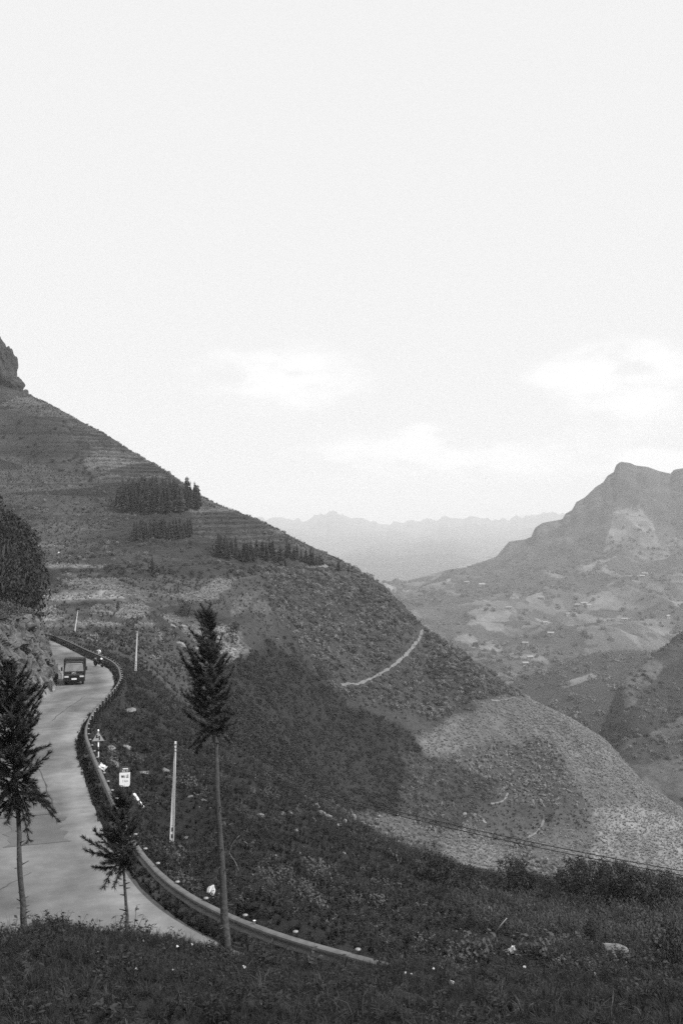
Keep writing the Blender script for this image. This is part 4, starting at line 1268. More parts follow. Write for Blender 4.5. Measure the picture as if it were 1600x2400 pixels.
# ------------------------------------------------------------------ young conifers on the bank
def young_conifer(label, trunk_px, d, r0, crown, seed, cnt=60, stubs=True):
    """trunk_px: points of the trunk from foot to tip; crown: (height share, reach left, reach right in m, rise)"""
    r = random.Random(seed)
    pts = [Vector(((a - CX) / F * d, d, -(b - CY) / F * d)) for a, b in trunk_px]
    base = pts[0].copy(); base.z = g(base.x, base.y) - 0.10
    pts[0] = base.copy()
    for k in range(1, len(pts)): pts[k].y += 0.04 * math.sin(k * 1.7 + seed)
    pts = [p - base for p in pts]
    L = [0]
    for a, b in zip(pts, pts[1:]): L.append(L[-1] + (b - a).length)
    tot = L[-1]
    def at(t):
        s = t * tot
        for k in range(len(L) - 1):
            if s <= L[k + 1] or k == len(L) - 2:
                q = (s - L[k]) / (L[k + 1] - L[k])
                return pts[k].lerp(pts[k + 1], q)
    root = empty('young_conifer', base)
    tag(root, label, 'conifer', 'young conifers on the grassy bank')
    tr = MB()
    tp = [at(k / 24) + Vector((r.uniform(-.006, .006), r.uniform(-.006, .006), 0)) for k in range(25)]
    tr.tube(tp, [r0 * (1 - 0.80 * k / 24) * r.uniform(.94, 1.06) for k in range(25)], 9)
    if stubs:
        for _ in range(22):
            t = r.uniform(0.08, crown[0][0]); p = at(t); a = r.uniform(0, 6.28); l = r.uniform(.02, .09)
            v = Vector((math.cos(a), math.sin(a), r.uniform(-.1, .5)))
            tr.tube([p + v * r0 * .5, p + v * (r0 * .7 + l)], [.010, .005], 5)
    trunk = tr.build('trunk', M['bark'], root, True)
    br = MB(); nd = MB()
    cs = [c[0] for c in crown]
    def ip(t, k): return float(np.interp(t, cs, [c[k] for c in crown]))
    def shoot(p, v, l, dens=240):
        n = int(l * dens)
        q = v.to_track_quat('Z', 'Y')
        for k in range(n):
            t = k / max(n, 1)
            a = k * 2.4 + r.uniform(-.4, .4)
            nl = r.uniform(.05, .095) * (1 - 0.35 * t)
            dv = q @ Vector((math.cos(a) * .75, math.sin(a) * .75, .75)) * nl
            b = p + v * (l * t)
            sd = q @ Vector((-math.sin(a), math.cos(a), 0)) * 0.0062
            nd.add([b - sd, b + sd, b + dv], [(0, 1, 2)])
    for k in range(cnt):
        t = cs[0] + (cs[-1] - cs[0]) * ((k + r.random()) / cnt) ** 1.25
        a = r.uniform(0, 2 * math.pi)
        ca = math.cos(a)
        reach = (ip(t, 1) if ca < 0 else ip(t, 2)) * abs(ca) + (ip(t, 1) + ip(t, 2)) * .5 * (1 - abs(ca))
        reach *= r.uniform(.38, 1.15)
        if reach < .05: reach = .05
        rise = ip(t, 3) + r.uniform(-.55, .45)
        p0 = at(min(t, 1)); v = Vector((ca, math.sin(a), 0))
        P_ = []; curl = r.uniform(-.15, .7)
        for j in range(6):
            u = j / 5
            P_.append(p0 + v * reach * u + Vector((0, 0, reach * (rise * u + (curl if rise > -.2 else -.5) * u * u))))
        br.tube(P_, [.011 * (1 - .6 * j / 5) for j in range(6)], 5)
        for j in range(2 if reach > .15 else 0, 6):
            dv = (P_[min(j + 1, 5)] - P_[max(j - 1, 0)]).normalized()
            if j < 5: shoot(P_[j], (P_[j + 1] - P_[j]).normalized(), (P_[j + 1] - P_[j]).length)
            side = dv.cross(Vector((0, 0, 1))).normalized()
            for sg in (-1, 1):
                if r.random() < .85:
                    w = (dv * .75 + side * sg * r.uniform(.4, .8) + Vector((0, 0, r.uniform(-.15, .35)))).normalized()
                    l = reach * r.uniform(.22, .42) * (1.15 - j / 7)
                    l = min(l, .26)
                    br.tube([P_[j], P_[j] + w * l], [.006, .003], 4, False)
                    shoot(P_[j], w, l)
    tip = pts[-1]
    shoot(at(.93), (tip - at(.93)).normalized(), (tip - at(.93)).length, 200)
    cr = nd.build('crown', M['needle'], root)
    br.build('branches', M['bark'], cr, True)
    return root
young_conifer('tallest young conifer with dense spiky crown beside the guardrail end', [(537, 2262), (531, 2194), (524, 2110), (519, 2035), (514, 1940), (510, 1850), (506, 1760), (502, 1690), (497, 1600), (492, 1520), (487, 1440)], 13.3, .058,
              [(.655, .36, .18, -.05), (.69, .46, .30, .35), (.76, .47, .28, .65), (.84, .40, .18, .8), (.91, .33, .10, .8), (1.0, .13, .07, 1.2)], 3, 128)
young_conifer('young conifer at the left edge of the picture with bare lower trunk', [(60, 2190), (55, 2120), (50, 2050), (45, 1960), (40, 1870), (35, 1780), (30, 1690), (26, 1620), (22, 1555)], 13.4, .045,
              [(.52, .40, .50, -.45), (.57, .40, .40, .1), (.66, .44, .40, .5), (.80, .44, .38, .6), (.90, .28, .24, .7), (1.0, .03, .03, 1.0)], 8, 200)
young_conifer('smallest young conifer with broad low branches in front of the road', [(299, 2200), (297, 2150), (294, 2090), (291, 2030), (289, 1960), (286, 1900), (282, 1860)], 13.4, .026,
              [(.52, .42, .20, .0), (.62, .46, .20, .12), (.72, .34, .20, .35), (.85, .20, .16, .6), (1.0, .04, .05, 1.0)], 12, 84)
# ------------------------------------------------------------------ plant shapes
def leaf_quad(mb, p, n, up, l, w):
    """pointed leaf: two triangles with a fold"""
    n = n.normalized(); t = (up - n * up.dot(n))
    if t.length < 1e-4: t = n.orthogonal()
    t.normalize(); b = n.cross(t)
    mb.add([p - t * l * .5, p + b * w * .5 + n * w * .12, p + t * l * .5, p - b * w * .5 + n * w * .12], [(0, 1, 2), (0, 2, 3)])
def bush_mesh(seed, n=110, leaf=.22, flat=.75, lumps=5, m=None):
    """leaf clumps round a few stems, unit radius, standing on z = 0"""
    r = random.Random(seed); mb = MB()
    cs = [(Vector((0, 0, flat * .45)), .62)]
    for _ in range(lumps):
        a = r.uniform(0, 6.28); q = r.uniform(.25, .62)
        cs.append((Vector((q * math.cos(a), q * math.sin(a), r.uniform(.15, flat * .95))), r.uniform(.28, .48)))
    for k in range(n):
        c, R = r.choice(cs)
        v = Vector((r.gauss(0, 1), r.gauss(0, 1), r.gauss(0, 1) * .9 + .25)).normalized()
        p = c + v * R * r.uniform(.72, 1.08)
        if p.z < 0.02: p.z = r.uniform(.02, .2)
        nn = (v + Vector((r.gauss(0, .5), r.gauss(0, .5), r.gauss(0, .4) + .3)))
        leaf_quad(mb, p, nn, Vector((r.gauss(0, 1), r.gauss(0, 1), r.gauss(0, 1))), leaf * r.uniform(.7, 1.4), leaf * r.uniform(.5, .95))
    for k in range(3):
        a = r.uniform(0, 6.28)
        mb.tube([(0, 0, -.1), (.3 * math.cos(a), .3 * math.sin(a), flat * .6)], [.04, .015], 4, False)
    me = bpy.data.meshes.new('bush'); me.from_pydata(mb.v, [], mb.f); me.materials.append(m); me.update()
    return me
def tuft_mesh(seed, n=16, m=None, spread=.25, wid=.022):
    """grass tuft about one unit high"""
    r = random.Random(seed); mb = MB()
    for _ in range(n):
        a = r.uniform(0, 6.28); l = r.uniform(.45, 1.05); o = Vector((math.cos(a), math.sin(a), 0))
        b = o * r.uniform(0, .16); bend = r.uniform(.1, .75) * spread * 3
        s = Vector((-o.y, o.x, 0)) * wid * r.uniform(.6, 1.3)
        p1 = b + o * bend * .25 * l + Vector((0, 0, l * .55)); p2 = b + o * bend * l + Vector((0, 0, l * (.95 - bend * .35)))
        mb.add([b - s, b + s, p1 + s * .8, p1 - s * .8, p2], [(0, 1, 2, 3), (3, 2, 4)])
    me = bpy.data.meshes.new('tuft'); me.from_pydata(mb.v, [], mb.f); me.materials.append(m); me.update()
    return me
def weed_mesh(seed, m=None):
    """leafy weed about one unit high"""
    r = random.Random(seed); mb = MB()
    for _ in range(r.randint(3, 5)):
        a = r.uniform(0, 6.28); o = Vector((math.cos(a), math.sin(a), 0)); ln = r.uniform(.15, .5); h = r.uniform(.5, 1.0)
        tip = o * ln + Vector((0, 0, h))
        mb.tube([(0, 0, -.05), tuple(tip * .5 + Vector((0, 0, .08))), tuple(tip)], [.014, .010, .006], 3, False)
        for k in range(7):
            u = r.uniform(.25, 1.0); p = tip * u; b = r.uniform(0, 6.28)
            v = Vector((math.cos(b), math.sin(b), r.uniform(-.1, .4)))
            leaf_quad(mb, p + v * .09, Vector((r.gauss(0, .4), r.gauss(0, .4), 1)), v, r.uniform(.14, .26), r.uniform(.06, .12))
    me = bpy.data.meshes.new('weed'); me.from_pydata(mb.v, [], mb.f); me.materials.append(m); me.update()
    return me
def corn_mesh(seed, m=None):
    r = random.Random(seed); mb = MB()
    mb.tube([(0, 0, -.05), (0, 0, 1)], [.02, .01], 4, False)
    for k in range(9):
        z = .15 + .09 * k; a = k * 2.6 + r.uniform(-.5, .5); o = Vector((math.cos(a), math.sin(a), 0)); s = Vector((-o.y, o.x, 0)) * .03
        b = Vector((0, 0, z)); p1 = b + o * .2 + Vector((0, 0, .16)); p2 = b + o * .42 + Vector((0, 0, r.uniform(-.05, .1)))
        mb.add([b - s, b + s, p1 + s, p1 - s, p2], [(0, 1, 2, 3), (3, 2, 4)])
    me = bpy.data.meshes.new('corn'); me.from_pydata(mb.v, [], mb.f); me.materials.append(m); me.update()
    return me

def scatter(name, label, cat, pts, scl, meshes, idx=None, tilt=0.12):
    """uncountable cover: points carrying one plant each"""
    n = len(pts)
    if n == 0: return
    col = bpy.data.collections.new(name + '_plants')
    for k, me in enumerate(meshes):
        col.objects.link(bpy.data.objects.new('%s_plant_%02d' % (name, k), me))
    me = bpy.data.meshes.new(name)
    me.vertices.add(n); me.vertices.foreach_set('co', np.asarray(pts, np.float32).ravel())
    a = me.attributes.new('scl', 'FLOAT', 'POINT'); a.data.foreach_set('value', np.asarray(scl, np.float32))
    rot = np.c_[RNG.normal(0, tilt, n), RNG.normal(0, tilt, n), RNG.uniform(0, 6.283, n)].astype(np.float32)
    a = me.attributes.new('rot', 'FLOAT_VECTOR', 'POINT'); a.data.foreach_set('vector', rot.ravel())
    if idx is None: idx = RNG.integers(0, len(meshes), n)
    a = me.attributes.new('idx', 'INT', 'POINT'); a.data.foreach_set('value', np.asarray(idx, np.int32))
    o = bpy.data.objects.new(name, me); COL.objects.link(o)
    ng = bpy.data.node_groups.new(name, 'GeometryNodeTree')
    ng.interface.new_socket('Geometry', in_out='INPUT', socket_type='NodeSocketGeometry')
    ng.interface.new_socket('Geometry', in_out='OUTPUT', socket_type='NodeSocketGeometry')
    N = ng.nodes
    gi = N.new('NodeGroupInput'); go = N.new('NodeGroupOutput')
    ci = N.new('GeometryNodeCollectionInfo'); ci.inputs['Collection'].default_value = col
    ci.inputs['Separate Children'].default_value = True; ci.inputs['Reset Children'].default_value = True
    ip = N.new('GeometryNodeInstanceOnPoints'); ip.inputs['Pick Instance'].default_value = True
    def na(nm, ty):
        q = N.new('GeometryNodeInputNamedAttribute'); q.data_type = ty; q.inputs['Name'].default_value = nm
        return [s for s in q.outputs if s.enabled][0]
    e2r = N.new('FunctionNodeEulerToRotation')
    ng.links.new(na('rot', 'FLOAT_VECTOR'), e2r.inputs[0])
    ng.links.new(gi.outputs[0], ip.inputs['Points'])
    ng.links.new(ci.outputs[0], ip.inputs['Instance'])
    ng.links.new(na('idx', 'INT'), ip.inputs['Instance Index'])
    ng.links.new(e2r.outputs[0], ip.inputs['Rotation'])
    ng.links.new(na('scl', 'FLOAT'), ip.inputs['Scale'])
    ng.links.new(ip.outputs[0], go.inputs[0])
    md = o.modifiers.new('plants', 'NODES'); md.node_group = ng
    tag(o, label, cat, kind='stuff')
    return o

AREA = np.zeros_like(XX)
AREA[:-1, :-1] = ((bear[1] - bear[0]) / F * DD[:-1, :-1]) * (dist[1:, None] - dist[:-1, None])
INF = (PP > -120) & (PP < 1720)
def sow(density):
    """random points over the hillside for a density field (per square metre of plan)"""
    lam = density * AREA
    n = RNG.poisson(np.clip(lam, 0, 50))
    r, c = np.nonzero(n)
    k = n[r, c]
    r = np.repeat(r, k); c = np.repeat(c, k)
    keep = (r < len(dist) - 1) & (c < len(bear) - 1)
    r = r[keep]; c = c[keep]
    d = dist[r] + RNG.random(len(r)) * (dist[r + 1] - dist[r])
    p = bear[c] + RNG.random(len(c)) * (bear[1] - bear[0])
    x = (p - CX) / F * d
    return x, d, zat(x, d), r, c
def off_path(x, y, w):
    k = np.ones(len(x), bool)
    return k

# hillside shrubs
SH_L = [bush_mesh(100 + k, 90, .30, .8, 5, M['shrub']) for k in range(5)]
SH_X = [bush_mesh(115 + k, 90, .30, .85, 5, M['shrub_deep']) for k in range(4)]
SH_P = [bush_mesh(110 + k, 90, .30, .8, 5, M['shrub_pale']) for k in range(4)]
SH_D = [bush_mesh(120 + k, 90, .30, .85, 5, M['shrub_dark']) for k in range(5)]
farA = (DD >= 150) & INF & VIS
patch = 0.12 + 2.3 * np.clip(fbm(XX / 15, DD / 15, 5, 701, 0.62) + 0.22, 0, 1.1) ** 1.3
patch = np.where(DEN > .3, 0.55 + 0.35 * patch, patch)
x, y, z, r, c = sow(np.where(farA, DEN * patch * 1.5, 0))
# keep trodden paths clear
PC_ = []
for pts, w in PATHS:
    P_ = [hit(a, b, 150) for a, b in pts]
    for a, b in zip(P_, P_[1:]):
        for t in np.linspace(0, 1, 12): PC_.append((a.x + (b.x - a.x) * t, a.y + (b.y - a.y) * t))
PC_ = np.array(PC_)
dm = np.full(len(x), 9.0)
for i in range(0, len(x), 8000):
    q = np.c_[x[i:i + 8000], y[i:i + 8000]]
    dm[i:i + 8000] = np.sqrt(((q[:, None] - PC_[None]) ** 2).sum(-1)).min(1)
ok = dm > 1.5
x, y, z, r, c = x[ok], y[ok], z[ok], r[ok], c[ok]
sc = SIZ[r, c] * np.minimum(np.exp(RNG.normal(0, .48, len(x))), 1.9) * 0.8
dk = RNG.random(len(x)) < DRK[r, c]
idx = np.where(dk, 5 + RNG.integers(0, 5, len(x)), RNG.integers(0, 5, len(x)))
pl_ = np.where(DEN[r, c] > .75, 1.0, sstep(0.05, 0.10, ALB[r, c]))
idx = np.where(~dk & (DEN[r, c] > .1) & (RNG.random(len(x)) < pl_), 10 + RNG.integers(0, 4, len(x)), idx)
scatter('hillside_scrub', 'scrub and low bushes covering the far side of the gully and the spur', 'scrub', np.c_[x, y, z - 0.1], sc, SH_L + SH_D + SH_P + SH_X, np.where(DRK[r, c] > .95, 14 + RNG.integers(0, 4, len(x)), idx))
print('hill shrubs', len(x))

# dry grass on pale fields of the spur
TP = [tuft_mesh(200 + k, 22, M['grass_pale'], .3, .05) for k in range(4)]
pale = farA & (ALB > 0.075)
x, y, z, r, c = sow(np.where(pale, 1.5 * np.clip((ALB - .05) / .06, 0.2, 1), 0))
scatter('dry_grass', 'pale dry grass on the open fields of the spur', 'grass', np.c_[x, y, z - .05], RNG.uniform(.5, 1.1, len(x)), TP)
print('dry grass', len(x))
TG = [tuft_mesh(210 + k, 22, M['hill_grass'], .3, .05) for k in range(4)]
x, y, z, r, c = sow(np.where(farA & (ALB <= 0.075), 0.8 * np.clip((ALB - .03) / .05, 0, 1.3), 0))
scatter('hillside_grass', 'rough grass between the bushes of the spur', 'grass', np.c_[x, y, z - .05], RNG.uniform(.5, 1.2, len(x)), TG)
print('hill grass', len(x))

# slope below the road
sl = (DD < 150) & (DD > 20) & INF & VIS & (info['s'] > 0.5) & ~info['bank']
lowd = sl & (PYc > 1400)
W1 = [weed_mesh(300 + k, M['weed']) for k in range(6)] + [weed_mesh(306, M['dry_and_glint'])]  # last one pale: leaf glints imitated by a lighter leaf colour
dens = np.where(sl, 5.0 * np.clip(60.0 / DD, .35, 1.6) * (0.5 + 0.9 * np.clip(fbm(XX / 4, DD / 4, 3, 705) + .4, 0, 1.4)), 0)
x, y, z, r, c = sow(dens)
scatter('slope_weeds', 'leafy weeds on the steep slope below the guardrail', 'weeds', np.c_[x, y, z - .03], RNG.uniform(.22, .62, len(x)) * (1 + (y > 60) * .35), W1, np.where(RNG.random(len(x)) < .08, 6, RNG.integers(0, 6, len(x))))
print('weeds', len(x))
G1 = [tuft_mesh(320 + k, 18, M['grass'], .35, .03) for k in range(5)]
x, y, z, r, c = sow(dens * 1.1)
scatter('slope_grass', 'rough grass on the steep slope below the guardrail', 'grass', np.c_[x, y, z - .03], RNG.uniform(.2, .55, len(x)), G1)
SB = [bush_mesh(340 + k, 150, .16, .8, 6, M['shrub_dark']) for k in range(5)]
x, y, z, r, c = sow(np.where(sl, 0.10 * np.clip(fbm(XX / 11, DD / 11, 3, 707) + .15, 0, 1) * 3, 0))
scatter('slope_bushes', 'low dark bushes on the slope below the guardrail', 'scrub', np.c_[x, y, z - .08], RNG.uniform(.35, 1.0, len(x)), SB)
print('slope bushes', len(x))

# verge between road and rail
vg = (DD < 175) & INF & (info['s'] > -0.35 - 0.4 * sstep(30, 42, DD)) & (info['s'] < 0.35) & info['m'] & ~info['bank']
vg &= (DD > 22)
x, y, z, r, c = sow(np.where(vg, np.clip(2200 / DD, 10, 60) * np.clip(0.75 + fbm(XX / 1.6, DD / 1.6, 3, 711), 0.1, 1.6), 0))
sv = info['s'][r, c]
sc = np.where(np.abs(sv + .4) < .5, 1.0, .75) * RNG.uniform(.12, .34, len(x))
scatter('verge_grass', 'dark grass on the verge between the road and the guardrail', 'grass', np.c_[x, y, z - .02], sc, G1)
print('verge', len(x))

# the near bank
bk = info['bank'] & (DD > 5.5) & (DD < 17) & (PP > -150) & (PP < 1750)
G2 = [tuft_mesh(360 + k, 16, M['grass'], .42, .012) for k in range(6)] + [tuft_mesh(370, 12, M['dry_and_glint'], .5, .010)]
x, y, z, r, c = sow(np.where(bk, 230, 0))
gi_ = np.where(RNG.random(len(x)) < .035, 6, RNG.integers(0, 6, len(x)))
scatter('bank_grass', 'dark rough grass covering the near bank at the bottom of the picture', 'grass', np.c_[x, y, z - .01], RNG.uniform(.07, .20, len(x)) * np.where(RNG.random(len(x)) < .03, 1.7, 1), G2, gi_, .25)
print('bank', len(x))
W2 = [weed_mesh(380 + k, M['weed']) for k in range(5)]
x, y, z, r, c = sow(np.where(bk, 26 * np.clip(fbm(XX / 1.2, DD / 1.2, 3, 715) + .3, 0, 1), 0))
scatter('bank_weeds', 'leafy weeds among the grass of the near bank', 'weeds', np.c_[x, y, z - .01], RNG.uniform(.10, .30, len(x)), W2)

# taller stalks and broad weeds along the lip of the bank
lip = info['bank'] & (DD > 12.2) & (DD < 14.6) & (PP > -150) & (PP < 1750)
TL = [tuft_mesh(390 + k, 7, M['grass'], .30, .012) for k in range(4)] + [weed_mesh(395 + k, M['leaf_dark']) for k in range(4)]
x, y, z, r, c = sow(np.where(lip, 9 * np.clip(fbm(XX / .9, DD / .9, 3, 717) + .35, 0, 1), 0))
scatter('bank_stalks', 'tall grass stalks and broad weeds along the lip of the near bank', 'weeds', np.c_[x, y, z - .02], RNG.uniform(.16, .46, len(x)), TL)

# corn terrace
cp = in_poly(PP, PYc, [(1040, 2108), (1250, 2108), (1620, 2140), (1620, 2205), (1420, 2225), (1250, 2215), (1120, 2180)]) & (DD > 35) & (DD < 95) & VIS
CN = [corn_mesh(400 + k, M['corn']) for k in range(4)]
x, y, z, r, c = sow(np.where(cp, 3.2, 0))
scatter('corn_field', 'dark field of corn on the terrace in front of the tree row', 'crop', np.c_[x, y, z], RNG.uniform(.5, 1.0, len(x)), CN)
print('corn', len(x))

# scrub on the cut top and the left flank
lf = (DD > 55) & (DD < 175) & info['m'] & (info['s'] < -RW[info['idx']] - 3.2) & (PP > -250)
x, y, z, r, c = sow(np.where(lf, 0.5, 0))
scatter('cutting_scrub', 'dark scrub along the top of the rock cut', 'scrub', np.c_[x, y, z - .1], RNG.uniform(.5, 1.2, len(x)), SB)

# creepers and tufts rooted in the rock face
fx, fy, fz, fh = FACE[0]
k_ = RNG.choice(len(fx), 900)
w_ = fbm(fx[k_] / 2.5 + fz[k_] * .1, fz[k_] / 4.0, 3, 731) + .25 * (fh[k_] > 4.5)
k_ = k_[w_ > 0.12]
scatter('face_creepers', 'dark creepers and tufts growing on the rock cut', 'scrub', np.c_[fx[k_], fy[k_], fz[k_] - .1], RNG.uniform(.18, .5, len(k_)), SB)

# woods far across the valley
FB = [bush_mesh(440 + k, 60, .42, .9, 5, M['wood_far']) for k in range(4)]
def sow_land(X, D, Z, dens, lo, hi, name, label, meshes):
    a = np.zeros_like(X)
    a[:-1, :-1] = np.abs((X[:-1, 1:] - X[:-1, :-1])) * (D[1:, :-1] - D[:-1, :-1])
    n = RNG.poisson(np.clip(a * dens, 0, 20)); rr, cc = np.nonzero(n); k = n[rr, cc]
    rr = np.repeat(rr, k); cc = np.repeat(cc, k)
    ok = (rr < X.shape[0] - 1) & (cc < X.shape[1] - 1); rr = rr[ok]; cc = cc[ok]
    u = RNG.random(len(rr)); v = RNG.random(len(rr))
    def li(A): return (A[rr, cc] * (1 - v) + A[rr, cc + 1] * v) * (1 - u) + (A[rr + 1, cc] * (1 - v) + A[rr + 1, cc + 1] * v) * u
    scatter(name, label, 'woodland', np.c_[li(X), li(D), li(Z) - .5], RNG.uniform(lo, hi, len(rr)), meshes)
    print(name, len(rr))
wn = fbm(XC / 70, DC / 90, 5, 721)
visC = PYC <= np.minimum.accumulate(PYC, axis=0) + 8
sow_land(XC, DC, ZC, np.where((wn > 0.02) & (DC < 2500) & visC & (PC > 860) & (PC < 1680), 1 / 420.0, 1 / 5000.0 * (DC < 2500) * visC * (PC > 860) * (PC < 1680)), 3, 7, 'valley_woods', 'scattered woods and hedges among the fields of the valley', FB)
wb_ = fbm(XB / 30, DB / 30, 4, 723)
sow_land(XB, DB, ZB, np.where((PB < 1700), 0.10 * np.clip(wb_ + .3, 0, 1), 0), 0.9, 2.6, 'opposite_woods', 'bushes and trees on the steep hill at the right edge', SH_L + SH_D)

# ------------------------------------------------------------------ trees one can tell apart
def broad_crown(seed, n=46, leaf=.42, m=None, tall=1.0):
    """crown of leaf clumps, about 1 unit radius and 2 units high, foot of crown at z = 0"""
    r = random.Random(seed); mb = MB(); cl = []
    for k in range(n):
        a = r.uniform(0, 6.28); h = r.random(); R = (math.sin(math.pi * (0.12 + .86 * h)) ** .7) * r.uniform(.35, 1.0)
        cl.append((Vector((R * math.cos(a), R * math.sin(a), h * 2 * tall)), r.uniform(.16, .32)))
    for c, R in cl:
        for _ in range(26):
            v = Vector((r.gauss(0, 1), r.gauss(0, 1), r.gauss(0, 1) + .3)).normalized()
            leaf_quad(mb, c + v * R * r.uniform(.5, 1.1), v + Vector((r.gauss(0, .6), r.gauss(0, .6), r.gauss(0, .5))), Vector((r.gauss(0, 1), r.gauss(0, 1), r.gauss(0, 1))), leaf * .26 * r.uniform(.7, 1.4), leaf * .18 * r.uniform(.7, 1.3))
    me = bpy.data.meshes.new('crown'); me.from_pydata(mb.v, [], mb.f); me.materials.append(m); me.update()
    tb = MB(); tb.tube([(0, 0, -1.0), (.03, 0, -.3), (-.03, .02, .5), (.02, 0, 1.4 * tall)], [.09, .075, .055, .02], 7)
    for c, R in cl[::4]:
        z0 = max(-.1, c.z * .5 - .1)
        tb.tube([(0, 0, z0), tuple((c + Vector((0, 0, z0))) * .5 + Vector((0, 0, .05))), tuple(c)], [.04, .028, .01], 5, False)
    tm = bpy.data.meshes.new('trunk'); tm.from_pydata(tb.v, [], tb.f); tm.materials.append(M['bark']); tm.update()
    return me, tm
def cone_crown(seed, m):
    """slender plantation conifer, unit height, radius about .17"""
    r = random.Random(seed); mb = MB(); pw = r.uniform(.5, .95)
    for k in range(22):
        t = .10 + .88 * k / 21; R = .17 * (1 - t) ** pw * r.uniform(.55, 1.25) + .012
        nb = 8
        for j in range(nb):
            a = j * 6.283 / nb + k * .8 + r.uniform(-.3, .3); o = Vector((math.cos(a), math.sin(a), 0)); s = Vector((-o.y, o.x, 0))
            b = Vector((0, 0, t)); l = R * r.uniform(.7, 1.2)
            tip = b + o * l + Vector((0, 0, l * r.uniform(-.15, .35)))
            w = l * .36
            mid = b + o * l * .55 + Vector((0, 0, l * .22))
            mb.add([b, mid + s * w, tip, mid - s * w], [(0, 1, 2), (0, 2, 3)])
            mb.add([b + Vector((0, 0, .012)), mid + Vector((0, 0, w)), tip, mid - Vector((0, 0, w))], [(0, 1, 2), (0, 2, 3)])
    me = bpy.data.meshes.new('crown'); me.from_pydata(mb.v, [], mb.f); me.materials.append(m); me.update()
    tb = MB(); tb.tube([(0, 0, -.06), (0, 0, .5), (0, 0, .98)], [.014, .009, .003], 6)
    tm = bpy.data.meshes.new('trunk'); tm.from_pydata(tb.v, [], tb.f); tm.materials.append(M['bark']); tm.update()
    return me, tm
def tree_at(name, meshes, loc, scale, label, cat, group=None, zoff=0.0, rz=None):
    root = empty(name, loc); root.rotation_euler = (0, 0, random.uniform(0, 6.28) if rz is None else rz)
    root.scale = scale if hasattr(scale, '__len__') else (scale,) * 3
    for nm, me in zip(('crown', 'trunk'), meshes):
        o = bpy.data.objects.new(nm, me); COL.objects.link(o); o.parent = root; o.location = (0, 0, zoff)
    tag(root, label, cat, group)
    return root
CON = [cone_crown(500 + k, M['conifer']) for k in range(9)]
def plantation(poly_base, n, hpx, label, group, seed):
    r = random.Random(seed); done = 0; tries = 0; used = []
    xs = [p[0] for p in poly_base]; ys = [p[1] for p in poly_base]
    while done < n and tries < n * 40:
        tries += 1
        px, py = r.uniform(min(xs), max(xs)), r.uniform(min(ys), max(ys))
        if not bool(in_poly(np.array([px]), np.array([py]), poly_base)[0]): continue
        p = hit(px, py, 200)
        if p is None: continue
        if any((p.x - q[0]) ** 2 + (p.y - q[1]) ** 2 < r.uniform(1.0, 2.4) ** 2 for q in used): continue
        used.append((p.x, p.y))
        h = (hpx[0] + (hpx[1] - hpx[0]) * r.betavariate(2.2, 1.4) - (14 if r.random() < .22 else 0)) * p.y / F
        w = r.uniform(.75, 1.5)
        tree_at('conifer_tree', r.choice(CON), (p.x, p.y, p.z - .2), (h * w, h * w, h), label, 'conifer', group)
        done += 1
plantation([(262, 1182), (330, 1172), (468, 1180), (470, 1198), (420, 1203), (285, 1203)], 85, (50, 70), 'slender dark conifer in the larger upper plantation below the crest terraces', 'upper plantation conifers', 1)
plantation([(312, 1256), (330, 1248), (452, 1246), (452, 1262), (315, 1268)], 46, (30, 46), 'slender dark conifer in the smaller plantation under the upper block', 'lower plantation conifers', 2)
plantation([(508, 1290), (560, 1300), (680, 1308), (672, 1322), (560, 1318), (510, 1312)], 30, (34, 54), 'dark conifer in the loose row on the shoulder of the spur', 'shoulder conifers', 3)
plantation([(672, 1300), (700, 1305), (760, 1322), (750, 1330), (690, 1318)], 15, (22, 36), 'short dark conifer near the skyline right of the loose row', 'skyline conifers', 4)
for px, py, h, lb in ((793, 1338, 32, 'lone dark conifer at the skyline of the spur above the path'), (816, 1340, 16, 'small thin conifer just right of the lone skyline conifer'),
                      (357, 1340, 44, 'single dark conifer standing on the dark hedge line across the hill'), (668, 1330, 26, 'single squat conifer below the loose row on the shoulder')):
    p = hit(px, py, 200)
    if p is None: p = hit(px, py + 8, 200)
    hh = h * p.y / F
    tree_at('conifer_tree', CON[0], (p.x, p.y, p.z - .2), (hh * 1.3, hh * 1.3, hh), lb, 'conifer')

BR = [broad_crown(520 + k, 46, .42, M['leaf_dark'], 1.0) for k in range(4)]
# dark trees above the rock cut
BK = [broad_crown(540 + k, 60, .42, M['leaf_black'], 1.0) for k in range(3)]
spots = [(18, 118, 9.2), (46, 126, 11.0), (72, 134, 10.0), (96, 142, 7.0), (30, 138, 12.2), (-30, 120, 11.5), (62, 120, 7.0), (8, 104, 7.5), (-60, 130, 13), (84, 128, 5.5), (100, 152, 9.5), (88, 160, 11.0), (110, 158, 6.5), (60, 150, 12.5)]
lbl = ['dark leafy tree crowding the top of the rock cut at the left edge']
for k, (px, d, h) in enumerate(spots):
    x = (px - CX) / F * d
    i_, s_ = road_st(np.array([x]), np.array([float(d)]))
    smax = -RW[i_[0]] - 2.4
    if s_[0] > smax:
        q = RL[i_[0]] + RN[i_[0]] * smax; x, d = float(q[0]), float(q[1])
    z = g(x, d)
    rr = h * .34
    h *= 1.12; rr *= 1.12
    tree_at('cutting_tree', BK[k % 3], (x, d, z - .3), (rr, rr, h * .5), lbl[0], 'tree', 'dark trees on the rock cut', zoff=.18)
